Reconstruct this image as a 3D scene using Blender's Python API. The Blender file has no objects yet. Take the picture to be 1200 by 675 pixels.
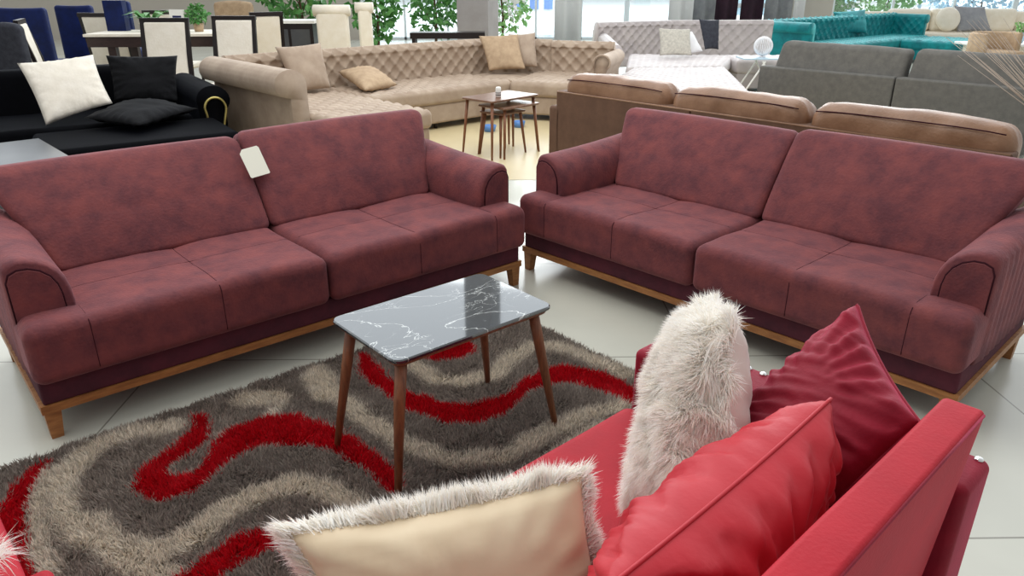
import bpy, math, random
import numpy as np
from mathutils import Vector, Matrix
from math import pi, sin, cos, radians as RD

C = bpy.context.scene.collection
random.seed(7); rng = np.random.default_rng(11)

# ------------------------------------------------------------------ camera, sky, lights, exposure
F_PX, PITCH, EYE = 867.0, 0.396, 1.59
cam = bpy.data.objects.new('camera', bpy.data.cameras.new('camera')); C.objects.link(cam)
cam.data.sensor_width = 36.0; cam.data.lens = F_PX/1200*36
cam.data.clip_start = 0.02; cam.data.clip_end = 300
cam.location = (0, 0, EYE); cam.rotation_euler = (pi/2-PITCH, 0, 0)
bpy.context.scene.camera = cam

vs = bpy.context.scene.view_settings
vs.view_transform = 'Standard'; vs.look = 'None'; vs.gamma = 1.0; vs.exposure = 0.0; vs.use_curve_mapping = False

w = bpy.data.worlds.new('sky'); bpy.context.scene.world = w; w.use_nodes = True
nt = w.node_tree; nt.nodes.clear()
wo = nt.nodes.new('ShaderNodeOutputWorld'); bg = nt.nodes.new('ShaderNodeBackground')
tc = nt.nodes.new('ShaderNodeTexCoord'); sx = nt.nodes.new('ShaderNodeSeparateXYZ')
rp = nt.nodes.new('ShaderNodeValToRGB'); mr = nt.nodes.new('ShaderNodeMapRange')
nt.links.new(tc.outputs['Generated'], sx.inputs[0])
nt.links.new(sx.outputs['Y'], mr.inputs['Value'])
mr.inputs['From Min'].default_value = -1; mr.inputs['From Max'].default_value = 1
nt.links.new(mr.outputs[0], rp.inputs[0])
rp.color_ramp.elements[0].position = 0.0; rp.color_ramp.elements[0].color = (0.40, 0.40, 0.40, 1)
rp.color_ramp.elements[1].position = 1.0; rp.color_ramp.elements[1].color = (1.80, 1.92, 2.02, 1)
e = rp.color_ramp.elements.new(0.5); e.color = (0.60, 0.60, 0.59, 1)
nt.links.new(rp.outputs[0], bg.inputs[0]); bg.inputs[1].default_value = 1.12
nt.links.new(bg.outputs[0], wo.inputs[0])

def area(name, loc, target, sx_, sy_, power, col=(1, 1, 1)):
    l = bpy.data.lights.new(name, 'AREA'); l.shape = 'RECTANGLE'; l.size = sx_; l.size_y = sy_
    l.energy = power; l.color = col
    o = bpy.data.objects.new(name, l); C.objects.link(o); o.location = loc
    o.rotation_euler = (Vector(target)-Vector(loc)).to_track_quat('-Z', 'Y').to_euler()
    return o
area('window_daylight', (4, 17.5, 4.5), (0.5, 3, 0.3), 12, 5, 500, (0.95, 0.99, 1.0))
area('back_sofa_fill', (1.5, 7.0, 5.5), (3.0, 13.0, 0.4), 9, 4, 330, (0.98, 1.0, 1.0))  # added fill to brighten the pale sofas at the back, not a shop fitting
area('daylight_outside', (3, 38, 8), (3, 37.9, 0), 44, 22, 9000, (0.97, 1.0, 1.0))
area('ceiling_lamps', (-1.5, 3.5, 5.0), (-0.5, 3.0, 0), 5, 3, 150, (1, 0.98, 0.94))

def at(u, v, z=0.0):
    """ground-plan point seen at photo pixel (u, v) at height z"""
    dx, dz = (u-600)/F_PX, (337.5-v)/F_PX
    d = np.array([dx, cos(PITCH)+dz*sin(PITCH), -sin(PITCH)+dz*cos(PITCH)])
    t = (z-EYE)/d[2]
    return Vector((d[0]*t, d[1]*t, z))
def atY(u, v, Y):
    dx, dz = (u-600)/F_PX, (337.5-v)/F_PX
    d = np.array([dx, cos(PITCH)+dz*sin(PITCH), -sin(PITCH)+dz*cos(PITCH)])
    t = Y/d[1]
    return Vector((d[0]*t, Y, EYE+d[2]*t))

# ------------------------------------------------------------------ materials
def lin(c):
    return tuple(((x/255)/12.92 if x/255 <= 0.04045 else ((x/255+0.055)/1.055)**2.4) for x in c)
MATS = {}
def mat(name, col, rough=0.7, metal=0.0, sheen=0.0, sheen_tint=None, col2=None, col3=None, nscale=6.0, detail=4.0,
        bump=0.0, bscale=60.0, spec=0.5, coat=0.0, emit=None, alpha=None, trans=0.0, attr=None, contrast=(0.35, 0.65), stretch=None, subs=0.0):
    m = bpy.data.materials.new(name); m.use_nodes = True; n = m.node_tree.nodes; l = m.node_tree.links
    b = n['Principled BSDF']
    b.inputs['Base Color'].default_value = (*lin(col), 1); b.inputs['Roughness'].default_value = rough
    b.inputs['Metallic'].default_value = metal; b.inputs['Specular IOR Level'].default_value = spec
    if sheen:
        b.inputs['Sheen Weight'].default_value = sheen; b.inputs['Sheen Roughness'].default_value = 0.35
        b.inputs['Sheen Tint'].default_value = (*lin(sheen_tint or (255, 255, 255)), 1)
    if coat: b.inputs['Coat Weight'].default_value = coat
    if trans: b.inputs['Transmission Weight'].default_value = trans
    if alpha is not None: b.inputs['Alpha'].default_value = alpha
    if emit: b.inputs['Emission Color'].default_value = (*lin(emit[0]), 1); b.inputs['Emission Strength'].default_value = emit[1]
    t = n.new('ShaderNodeTexCoord'); vec = t.outputs['Object']
    if stretch:
        mp = n.new('ShaderNodeMapping'); mp.inputs['Scale'].default_value = stretch; l.new(vec, mp.inputs[0]); vec = mp.outputs[0]
    if col2:
        no = n.new('ShaderNodeTexNoise'); no.inputs['Scale'].default_value = nscale; no.inputs['Detail'].default_value = detail
        no.inputs['Roughness'].default_value = 0.65; l.new(vec, no.inputs['Vector'])
        r = n.new('ShaderNodeValToRGB'); r.color_ramp.elements[0].position = contrast[0]; r.color_ramp.elements[1].position = contrast[1]
        r.color_ramp.elements[0].color = (*lin(col2), 1); r.color_ramp.elements[1].color = (*lin(col), 1)
        if col3:
            e = r.color_ramp.elements.new(0.5*(contrast[0]+contrast[1])); e.color = (*lin(col), 1); r.color_ramp.elements[-1].color = (*lin(col3), 1)
        l.new(no.outputs[0], r.inputs[0]); l.new(r.outputs[0], b.inputs['Base Color'])
    if attr:
        a = n.new('ShaderNodeAttribute'); a.attribute_name = attr; l.new(a.outputs['Color'], b.inputs['Base Color'])
    if bump:
        no = n.new('ShaderNodeTexNoise'); no.inputs['Scale'].default_value = bscale; no.inputs['Detail'].default_value = 3; l.new(vec, no.inputs['Vector'])
        bm = n.new('ShaderNodeBump'); bm.inputs['Strength'].default_value = bump; bm.inputs['Distance'].default_value = 0.01
        l.new(no.outputs[0], bm.inputs['Height']); l.new(bm.outputs[0], b.inputs['Normal'])
    MATS[name] = m; return m
M = MATS
mat('burgundy_suede', (113, 61, 64), 0.82, sheen=0.28, sheen_tint=(225, 170, 180), col2=(96, 53, 59), col3=(126, 67, 67), nscale=9, detail=7, bump=0.25, bscale=90, spec=0.25)
mat('burgundy_dark', (92, 45, 56), 0.85, col2=(74, 40, 50), nscale=8, bump=0.15, spec=0.2)
mat('seam_dark', (58, 26, 34), 0.9, spec=0.1)
mat('oak_wood', (172, 118, 66), 0.5, col2=(138, 88, 46), nscale=5, stretch=(2, 12, 12), bump=0.1, bscale=40)
mat('walnut_wood', (142, 92, 60), 0.45, col2=(108, 66, 42), nscale=6, stretch=(12, 12, 2), bump=0.1, bscale=40)
mat('walnut_top', (132, 98, 78), 0.28, col2=(98, 68, 52), nscale=5, stretch=(3, 14, 3))
mat('red_velvet', (178, 26, 42), 0.66, sheen=0.25, sheen_tint=(255, 110, 140), col2=(160, 20, 36), nscale=3.5, bump=0.1, bscale=120, spec=0.25)
mat('crimson_velvet', (140, 18, 42), 0.66, sheen=0.5, sheen_tint=(235, 90, 130), col2=(118, 14, 34), nscale=3.5, bump=0.1, bscale=120, spec=0.25)
mat('bright_red_satin', (190, 34, 48), 0.52, sheen=0.28, sheen_tint=(255, 150, 160), col2=(174, 26, 40), nscale=3, bump=0.06, bscale=80, spec=0.35)
mat('cream_satin', (226, 208, 178), 0.5, sheen=0.2, col2=(214, 192, 160), nscale=4, bump=0.06, bscale=30, spec=0.35)
mat('white_satin', (232, 224, 216), 0.45, sheen=0.2, col2=(222, 206, 196), nscale=4, bump=0.08, bscale=25, spec=0.4)
mat('fur_base', (244, 240, 232), 0.9, spec=0.1)
mat('fur_strands', (246, 240, 232), 0.75, spec=0.2, attr='col')
mat('rug_pile', (120, 110, 100), 0.75, spec=0.25, attr='col')
mat('rug_backing', (92, 84, 76), 0.95, spec=0.1)
mat('chrome', (225, 225, 225), 0.22, metal=1.0)
mat('brass', (206, 192, 120), 0.35, metal=0.8)
mat('black_velvet', (8, 9, 14), 0.85, sheen=0.03, sheen_tint=(90, 110, 150), col2=(5, 6, 9), nscale=5, bump=0.15, bscale=40, spec=0.08)
mat('black_cotton', (20, 21, 25), 0.85, col2=(13, 14, 17), nscale=5, bump=0.2, bscale=60, spec=0.2)
mat('offwhite_cloth', (246, 240, 228), 0.85, col2=(238, 231, 217), nscale=9, bump=0.25, bscale=45, spec=0.2)
mat('beige_velvet', (178, 160, 142), 0.7, sheen=0.3, sheen_tint=(255, 240, 225), col2=(158, 139, 122), nscale=4, detail=5, spec=0.25)
mat('beige_cloth', (186, 162, 134), 0.85, col2=(168, 144, 118), nscale=12, bump=0.15, bscale=80, spec=0.2)
mat('white_velvet', (198, 190, 188), 0.6, sheen=0.35, col2=(182, 174, 174), nscale=4, spec=0.3)
mat('pattern_cloth', (205, 200, 188), 0.85, col2=(178, 174, 164), nscale=30, spec=0.2)
mat('charcoal_cloth', (66, 68, 76), 0.85, col2=(52, 54, 62), nscale=20, spec=0.2)
mat('brown_leather', (148, 112, 86), 0.42, col2=(126, 92, 68), nscale=5, bump=0.2, bscale=70, spec=0.45)
mat('brown_panel', (104, 77, 61), 0.7, col2=(92, 67, 53), nscale=9, bump=0.1, spec=0.25)
mat('grey_fabric', (104, 102, 98), 0.9, col2=(92, 91, 88), nscale=14, bump=0.15, bscale=120, spec=0.2)
mat('teal_velvet', (8, 138, 142), 0.55, sheen=0.5, sheen_tint=(140, 240, 240), col2=(4, 104, 112), nscale=5, spec=0.3)
mat('cream_leather', (244, 237, 222), 0.5, col2=(236, 227, 208), nscale=6, spec=0.35)
mat('navy_velvet', (12, 32, 90), 0.6, sheen=0.15, sheen_tint=(90, 130, 220), col2=(7, 20, 62), nscale=5, spec=0.25)
mat('black_lacquer', (26, 22, 24), 0.35, col2=(34, 26, 26), nscale=5, spec=0.4)
mat('dark_brown_wood', (58, 40, 38), 0.4, col2=(44, 30, 30), nscale=6, stretch=(3, 12, 12))
mat('white_paint', (238, 238, 234), 0.5)
mat('paper', (236, 238, 224), 0.8, spec=0.2)
mat('grey_gloss', (84, 86, 88), 0.3, col2=(74, 76, 80), nscale=3, spec=0.4)
mat('leaf_green', (104, 160, 88), 0.5, col2=(66, 124, 64), nscale=8, spec=0.3)
mat('leaf_pale', (160, 204, 130), 0.5, col2=(112, 170, 100), nscale=8, spec=0.3)
mat('bark', (96, 74, 56), 0.9, bump=0.4)
mat('terracotta', (178, 104, 72), 0.8)
mat('pot_dark', (70, 70, 74), 0.6)
mat('blue_plastic', (84, 132, 196), 0.35)
mat('pale_blue', (188, 214, 230), 0.3)
mat('curtain_purple', (60, 34, 52), 0.8, col2=(46, 26, 42), nscale=5)
mat('curtain_grey', (158, 160, 164), 0.85, col2=(140, 142, 148), nscale=5)
mat('curtain_white', (236, 236, 238), 0.85)
mat('column_paint', (154, 152, 152), 0.75, col2=(144, 141, 140), nscale=3)
mat('floor_cream', (206, 190, 150), 0.35, col2=(198, 182, 144), nscale=2)
mat('wall_paint', (196, 190, 180), 0.85)
mat('frame_white', (226, 234, 238), 0.4)
mat('concrete_out', (226, 228, 226), 0.9)
mat('building_white', (232, 234, 238), 0.8)
mat('window_blue', (104, 138, 196), 0.2)
mat('stem_dry', (188, 176, 164), 0.9)
mat('bordeaux_wood', (150, 92, 70), 0.6)

# glass: mixes a clear pass-through with a mirror reflection
g = bpy.data.materials.new('clear_glass'); g.use_nodes = True; MATS['clear_glass'] = g
gn = g.node_tree.nodes; gl = g.node_tree.links; gn.clear()
go = gn.new('ShaderNodeOutputMaterial'); gm = gn.new('ShaderNodeMixShader'); gt = gn.new('ShaderNodeBsdfTransparent'); gg = gn.new('ShaderNodeBsdfGlossy')
gg.inputs['Roughness'].default_value = 0.03; gt.inputs[0].default_value = (0.93, 0.98, 1.0, 1); gm.inputs[0].default_value = 0.08
gl.new(gt.outputs[0], gm.inputs[1]); gl.new(gg.outputs[0], gm.inputs[2]); gl.new(gm.outputs[0], go.inputs[0])

# strands let part of the light through
for nm, k_ in (('fur_strands', 0.5), ('rug_pile', 0.3)):
    m = MATS[nm]; n = m.node_tree.nodes; l = m.node_tree.links; b = n['Principled BSDF']; ou = n['Material Output']
    tr_ = n.new('ShaderNodeBsdfTranslucent'); mx_ = n.new('ShaderNodeMixShader'); mx_.inputs[0].default_value = k_
    at_ = [q_ for q_ in n if q_.type == 'ATTRIBUTE'][0]
    l.new(at_.outputs['Color'], tr_.inputs['Color']); l.new(b.outputs[0], mx_.inputs[1]); l.new(tr_.outputs[0], mx_.inputs[2]); l.new(mx_.outputs[0], ou.inputs[0])

# floor tiles
def floor_mat():
    m = bpy.data.materials.new('floor_tiles'); m.use_nodes = True; n = m.node_tree.nodes; l = m.node_tree.links; b = n['Principled BSDF']
    t = n.new('ShaderNodeTexCoord'); mp = n.new('ShaderNodeMapping'); mp.inputs['Rotation'].default_value = (0, 0, RD(-1)); mp.inputs['Location'].default_value = (0.33, 0.62, 0)
    l.new(t.outputs['Object'], mp.inputs[0])
    br = n.new('ShaderNodeTexBrick'); br.offset = 0; br.inputs['Scale'].default_value = 1.0
    br.inputs['Brick Width'].default_value = 1.2; br.inputs['Row Height'].default_value = 1.2; br.inputs['Mortar Size'].default_value = 0.004
    br.inputs['Color1'].default_value = (*lin((210, 211, 199)), 1); br.inputs['Color2'].default_value = (*lin((206, 207, 196)), 1); br.inputs['Mortar'].default_value = (*lin((150, 148, 138)), 1)
    l.new(mp.outputs[0], br.inputs[0])
    no = n.new('ShaderNodeTexNoise'); no.inputs['Scale'].default_value = 1.6; no.inputs['Detail'].default_value = 5; l.new(t.outputs['Object'], no.inputs[0])
    mx = n.new('ShaderNodeMixRGB'); mx.blend_type = 'MULTIPLY'; mx.inputs[0].default_value = 0.25
    l.new(br.outputs[0], mx.inputs[1]); l.new(no.outputs[0], mx.inputs[2]); l.new(mx.outputs[0], b.inputs['Base Color'])
    b.inputs['Roughness'].default_value = 0.22; b.inputs['Specular IOR Level'].default_value = 0.4
    MATS['floor_tiles'] = m
floor_mat()

def marble_mat():
    m = bpy.data.materials.new('dark_marble'); m.use_nodes = True; n = m.node_tree.nodes; l = m.node_tree.links; b = n['Principled BSDF']
    t = n.new('ShaderNodeTexCoord')
    def vein(scale, width, seedx, dist):
        mp = n.new('ShaderNodeMapping'); mp.inputs['Location'].default_value = (seedx, seedx*0.7, 0); mp.inputs['Rotation'].default_value = (0, 0, seedx); mp.inputs['Scale'].default_value = (1.0, 1.9, 1.0)
        l.new(t.outputs['Object'], mp.inputs[0])
        no = n.new('ShaderNodeTexNoise'); no.inputs['Scale'].default_value = scale; no.inputs['Detail'].default_value = 6; no.inputs['Distortion'].default_value = dist
        l.new(mp.outputs[0], no.inputs[0])
        s = n.new('ShaderNodeMath'); s.operation = 'SUBTRACT'; s.inputs[1].default_value = 0.5; l.new(no.outputs[0], s.inputs[0])
        a = n.new('ShaderNodeMath'); a.operation = 'ABSOLUTE'; l.new(s.outputs[0], a.inputs[0])
        r = n.new('ShaderNodeMapRange'); r.inputs['From Min'].default_value = 0; r.inputs['From Max'].default_value = width; r.inputs['To Min'].default_value = 1; r.inputs['To Max'].default_value = 0
        l.new(a.outputs[0], r.inputs[0]); return r.outputs[0]
    v1 = vein(2.2, 0.0045, 2.2, 0.8); v2 = vein(6.0, 0.006, 0.8, 1.0)
    mk = n.new('ShaderNodeTexNoise'); mk.inputs['Scale'].default_value = 5; l.new(t.outputs['Object'], mk.inputs[0])
    rr = n.new('ShaderNodeMapRange'); rr.inputs['From Min'].default_value = 0.42; rr.inputs['From Max'].default_value = 0.62; l.new(mk.outputs[0], rr.inputs[0])
    mm = n.new('ShaderNodeMath'); mm.operation = 'MULTIPLY'; l.new(v2, mm.inputs[0]); l.new(rr.outputs[0], mm.inputs[1])
    mx = n.new('ShaderNodeMath'); mx.operation = 'MAXIMUM'; l.new(v1, mx.inputs[0]); l.new(mm.outputs[0], mx.inputs[1])
    cm = n.new('ShaderNodeMixRGB'); cm.inputs[1].default_value = (*lin((38, 46, 52)), 1); cm.inputs[2].default_value = (*lin((196, 200, 198)), 1)
    l.new(mx.outputs[0], cm.inputs[0]); l.new(cm.outputs[0], b.inputs['Base Color'])
    b.inputs['Roughness'].default_value = 0.05; b.inputs['Specular IOR Level'].default_value = 0.8; b.inputs['IOR'].default_value = 1.75; b.inputs['Coat Weight'].default_value = 0.25; b.inputs['Coat IOR'].default_value = 1.6
    MATS['dark_marble'] = m
marble_mat()

# ------------------------------------------------------------------ mesh helpers
def new_mesh(name, v, f, m, smooth=True, parent=None, label=None, mats=None, midx=None):
    me = bpy.data.meshes.new(name)
    me.from_pydata([tuple(map(float, p)) for p in v], [], [tuple(map(int, q)) for q in f]); me.update()
    for mm in (mats or [m]): me.materials.append(MATS[mm])
    if smooth: me.polygons.foreach_set('use_smooth', [True]*len(me.polygons))
    if midx is not None: me.polygons.foreach_set('material_index', midx)
    o = bpy.data.objects.new(name, me); C.objects.link(o)
    if parent is not None: o.parent = parent
    if label: o['label'] = label
    return o
def tag(o, label, cat, group=None, kind=None):
    o['label'] = label; o['category'] = cat
    if group: o['group'] = group
    if kind: o['kind'] = kind
    return o
def thing(name, label, cat, loc=(0, 0, 0), rz=0.0, group=None):
    o = bpy.data.objects.new(name, None); C.objects.link(o); o.empty_display_size = 0.1
    o.location = loc; o.rotation_euler = (0, 0, rz)
    return tag(o, label, cat, group)
def struct(name, v, f, m, smooth=False):
    o = new_mesh(name, v, f, m, smooth); o['kind'] = 'structure'; return o
def dup(root, loc, rz, label):
    r = root.copy(); C.objects.link(r); r.location = loc; r.rotation_euler = (0, 0, rz); r['label'] = label
    for ch in list(root.children):
        c = ch.copy(); C.objects.link(c); c.parent = r
        for g_ in ch.children:
            d = g_.copy(); C.objects.link(d); d.parent = c
    return r

class MB:
    """collects shapes for ONE mesh"""
    def __init__(s): s.v = []; s.f = []; s.n = 0
    def add(s, v, f):
        v = np.asarray(v, float); s.v.append(v); s.f += [tuple(i+s.n for i in q) for q in f]; s.n += len(v); return s
    def box(s, x0, x1, y0, y1, z0, z1):
        v = [(x, y, z) for x in (x0, x1) for y in (y0, y1) for z in (z0, z1)]
        f = [(0, 1, 3, 2), (4, 6, 7, 5), (0, 4, 5, 1), (2, 3, 7, 6), (0, 2, 6, 4), (1, 5, 7, 3)]
        return s.add(v, f)
    def tube(s, pts, r, n=10, r2=None, caps=True):
        pts = [Vector(p) for p in pts]; N = len(pts); v = []; f = []
        rs = r if hasattr(r, '__len__') else [r+(((r2 if r2 is not None else r)-r)*i/(N-1)) for i in range(N)]
        up = None
        for i, p in enumerate(pts):
            t = (pts[min(i+1, N-1)]-pts[max(i-1, 0)]).normalized()
            if up is None: up = t.orthogonal().normalized()
            else: up = (up-t*up.dot(t)).normalized()
            sd = t.cross(up)
            for k in range(n):
                a = 2*pi*k/n; q = p+(up*cos(a)+sd*sin(a))*rs[i]; v.append(tuple(q))
        for i in range(N-1):
            for k in range(n):
                a, b = i*n+k, i*n+(k+1) % n; f.append((a, b, b+n, a+n))
        if caps: f.append(tuple(range(n-1, -1, -1))); f.append(tuple(range((N-1)*n, N*n)))
        return s.add(v, f)
    def lathe(s, prof, n=20, c=(0, 0, 0)):
        v = []; f = []
        for r, z in prof:
            for k in range(n):
                a = 2*pi*k/n; v.append((c[0]+r*cos(a), c[1]+r*sin(a), c[2]+z))
        for i in range(len(prof)-1):
            for k in range(n):
                a, b = i*n+k, i*n+(k+1) % n; f.append((a, b, b+n, a+n))
        f.append(tuple(range(n-1, -1, -1))); f.append(tuple(range((len(prof)-1)*n, len(prof)*n)))
        return s.add(v, f)
    def build(s, name, m, parent=None, smooth=False, label=None):
        return new_mesh(name, np.concatenate(s.v), s.f, m, smooth, parent, label)

def snoise(p, scale=1.0, seed=0, octv=3):
    """cheap smooth noise in numpy, roughly -1..1"""
    r = np.random.default_rng(seed); p = np.asarray(p)*scale; o = np.zeros(len(p)); amp = 1.0; tot = 0
    for k in range(octv):
        for j in range(4):
            d = r.normal(size=3); d /= np.linalg.norm(d); ph = r.uniform(0, 6.28)
            o += amp*np.sin(p@d*(1.0+0.35*j)+ph+1.3*np.sin(p@np.roll(d, 1)*0.7+ph))
        tot += amp*2.2; amp *= 0.5; p = p*2.03
    return o/tot

def axis_coords(lo, hi, r, step, k=4):
    r = min(r, (hi-lo)/2*0.999)
    e = [r*(1-math.tan(pi/4*(k-i)/k)) for i in range(k)]
    n = max(1, int(round((hi-lo-2*r)/step)))
    mid = list(np.linspace(lo+r, hi-r, n+1))
    return np.array([lo+x for x in e]+mid+[hi-x for x in reversed(e)])
def rbox_data(x0, x1, y0, y1, z0, z1, r, step=0.05, k=4):
    X, Y, Z = (axis_coords(a, b, r, step, k) for a, b in ((x0, x1), (y0, y1), (z0, z1)))
    vid = {}; V = []; Fc = []
    def g(i, j, l):
        q = (i, j, l)
        if q not in vid: vid[q] = len(V); V.append((X[i], Y[j], Z[l]))
        return vid[q]
    nx, ny, nz = len(X)-1, len(Y)-1, len(Z)-1
    for i in range(nx):
        for j in range(ny):
            Fc.append((g(i, j, 0), g(i, j+1, 0), g(i+1, j+1, 0), g(i+1, j, 0)))
            Fc.append((g(i, j, nz), g(i+1, j, nz), g(i+1, j+1, nz), g(i, j+1, nz)))
    for i in range(nx):
        for l in range(nz):
            Fc.append((g(i, 0, l), g(i+1, 0, l), g(i+1, 0, l+1), g(i, 0, l+1)))
            Fc.append((g(i, ny, l), g(i, ny, l+1), g(i+1, ny, l+1), g(i+1, ny, l)))
    for j in range(ny):
        for l in range(nz):
            Fc.append((g(0, j, l), g(0, j, l+1), g(0, j+1, l+1), g(0, j+1, l)))
            Fc.append((g(nx, j, l), g(nx, j+1, l), g(nx, j+1, l+1), g(nx, j, l+1)))
    P = np.array(V); lo = np.array([x0, y0, z0]); hi = np.array([x1, y1, z1])
    rr = np.minimum(r, (hi-lo)/2*0.999)
    inner = np.clip(P, lo+rr, hi-rr); d = P-inner; dn = d/np.maximum(rr, 1e-9)
    L = np.linalg.norm(dn, axis=1, keepdims=True); L[L < 1e-9] = 1
    # keep flat faces flat, round the rest
    P = inner+dn/L*rr
    return P, Fc
def rbox(name, dims, r, m, parent=None, step=0.05, warp=None, k=4, label=None, smooth=True):
    P, Fc = rbox_data(*dims, r, step, k)
    if warp is not None: P = warp(P)
    return new_mesh(name, P, Fc, m, smooth, parent, label)
def groove(t, c, w, depth):
    return -depth*np.exp(-((t-c)/w)**2)
def tuft(a, b, sa, sb, h):
    """diamond tufting height over coordinates a, b"""
    p, q = a/sa+b/sb, a/sa-b/sb
    f = (np.abs(np.sin(pi*p/2))*np.abs(np.sin(pi*q/2)))**0.45
    # buttons at crossing points
    i, j = np.round(p/2)*2, np.round(q/2)*2
    d2 = ((p-i)**2+(q-j)**2)
    return h*f-h*0.9*np.exp(-d2/0.06)

def pillow(name, corners, thick, label=None, cat=None, mat_a='cream_satin', mat_b=None, pinch=0.07, n=36, wr=0.006, seed=1,
           power=0.5, piping=None, parts=('front', 'back'), fur=None, group=None, sag=0.0, wscale=7.0, front_label=None, back_label=None, wdir=None):
    """a soft square cushion between four corners (bl, br, tr, tl); its front is the side where the corners run anticlockwise"""
    c = [np.array(q, float) for q in corners]
    ctr = sum(c)/4; c = [q-ctr for q in c]
    t = np.linspace(-1, 1, n+1); U, V = np.meshgrid(t, t, indexing='ij')
    U2 = U*(1-pinch*(1-V**2)); V2 = V*(1-pinch*(1-U**2))
    a, b = (U2+1)/2, (V2+1)/2
    base = (c[0][None, None]*((1-a)*(1-b))[..., None]+c[1]*(a*(1-b))[..., None]+c[2]*(a*b)[..., None]+c[3]*((1-a)*b)[..., None])
    nrm = np.cross(c[1]-c[3]+c[2]-c[0]+0*c[0], c[3]-c[1]+c[2]-c[0]); nrm = nrm/np.linalg.norm(nrm)
    prof = ((1-U**2)*(1-V**2)).clip(0)**power
    idx = np.arange((n+1)**2).reshape(n+1, n+1)
    out = []
    halves = []
    for sgn in (1, -1):
        P = base.reshape(-1, 3).copy()
        uv = np.stack([U.ravel(), V.ravel(), np.full(U.size, 3.1*sgn)], 1)
        if wdir is not None:
            k_ = wdir[0]*uv[:, 0]+wdir[1]*uv[:, 1]; l_ = -wdir[1]*uv[:, 0]+wdir[0]*uv[:, 1]
            uv2 = np.stack([k_*0.7, l_*4.0, uv[:, 2]], 1)
            wn = np.abs(snoise(uv2, wscale*0.28, seed, 3))
        else: wn = snoise(uv*0.5, wscale, seed, 3)
        # gathers running in from the seams
        edge = (np.maximum(np.abs(U), np.abs(V)).ravel())
        ang = np.arctan2(V.ravel(), U.ravel())
        ga = np.sin(ang*22+3*snoise(uv, 2, seed+5, 1))*np.clip((edge-0.45)/0.5, 0, 1)*np.clip((1.0-edge)/0.08, 0, 1)
        h = prof.ravel()*thick/2+wr*(wn+0.7*ga)*np.clip(prof.ravel()*3, 0, 1)
        P += nrm*(sgn*h)[:, None]
        P[:, 2] -= sag*prof.ravel()
        halves.append(P)
    Fq = [(idx[i, j], idx[i+1, j], idx[i+1, j+1], idx[i, j+1]) for i in range(n) for j in range(n)]
    Fb = [q[::-1] for q in Fq]
    bound = [idx[i, 0] for i in range(n)]+[idx[n, j] for j in range(n)]+[idx[i, n] for i in range(n, 0, -1)]+[idx[0, j] for j in range(n, 0, -1)]
    if fur is None and mat_b is None:
        N = (n+1)**2
        vid = np.arange(N)+N; vid[bound] = np.array(bound)
        Fb = [tuple(vid[k_] for k_ in q) for q in Fb]
        if piping is None:
            o = new_mesh(name, np.concatenate(halves), Fq+Fb, mat_a); o.location = ctr; tag(o, label, cat, group)
            return o
        root = thing(name, label, cat, ctr, 0, group)
        new_mesh('pillow_cover', np.concatenate(halves), Fq+Fb, mat_a, parent=root)
    else:
        root = thing(name, label, cat, ctr, 0, group)
        new_mesh(parts[0], halves[0], Fq, mat_a, parent=root, label=front_label)
        new_mesh(parts[1], halves[1], Fb, mat_b or mat_a, parent=root, label=back_label)
    if piping is not None:
        pts = [halves[0][k_] for k_ in bound]; pts.append(pts[0])
        MB().tube(pts, 0.004, 6).build('piping', piping, root, smooth=True)
    if fur:
        P = halves[0]; quads = np.array(Fq)
        cnt, ln = fur['n'], fur['len']
        qi = rng.integers(0, len(quads), cnt); a_, b_ = rng.random(cnt), rng.random(cnt)
        q = quads[qi]
        root_p = (P[q[:, 0]]*((1-a_)*(1-b_))[:, None]+P[q[:, 1]]*(a_*(1-b_))[:, None]+P[q[:, 2]]*(a_*b_)[:, None]+P[q[:, 3]]*((1-a_)*b_)[:, None])
        fn = np.cross(P[q[:, 1]]-P[q[:, 0]], P[q[:, 3]]-P[q[:, 0]]); fn /= np.linalg.norm(fn, axis=1, keepdims=True)+1e-9
        # extra strands along the seam
        nb = fur.get('edge', 2000); bi = rng.integers(0, len(bound), nb)
        bp_ = P[np.array(bound)[bi]]+rng.normal(size=(nb, 3))*0.004
        out_ = bp_/(np.linalg.norm(bp_, axis=1, keepdims=True)+1e-9)
        root_p = np.concatenate([root_p, bp_]); dirs = np.concatenate([fn, out_*0.9+nrm*0.5])
        clump = np.stack([snoise(root_p, 38, 50+i, 2) for i in range(3)], 1)
        d = dirs*fur.get('stand', 0.55)+np.array(fur.get('comb', (0, 0, -0.4)))+clump*0.55+rng.normal(size=dirs.shape)*0.16
        blades('fur', root_p, d, ln*rng.uniform(0.65, 1.15, len(root_p)), fur.get('w', 0.0022), fur['cols'], 'fur_strands', root, curl=fur.get('curl', (0, 0, -0.35)))
    return root

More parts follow.
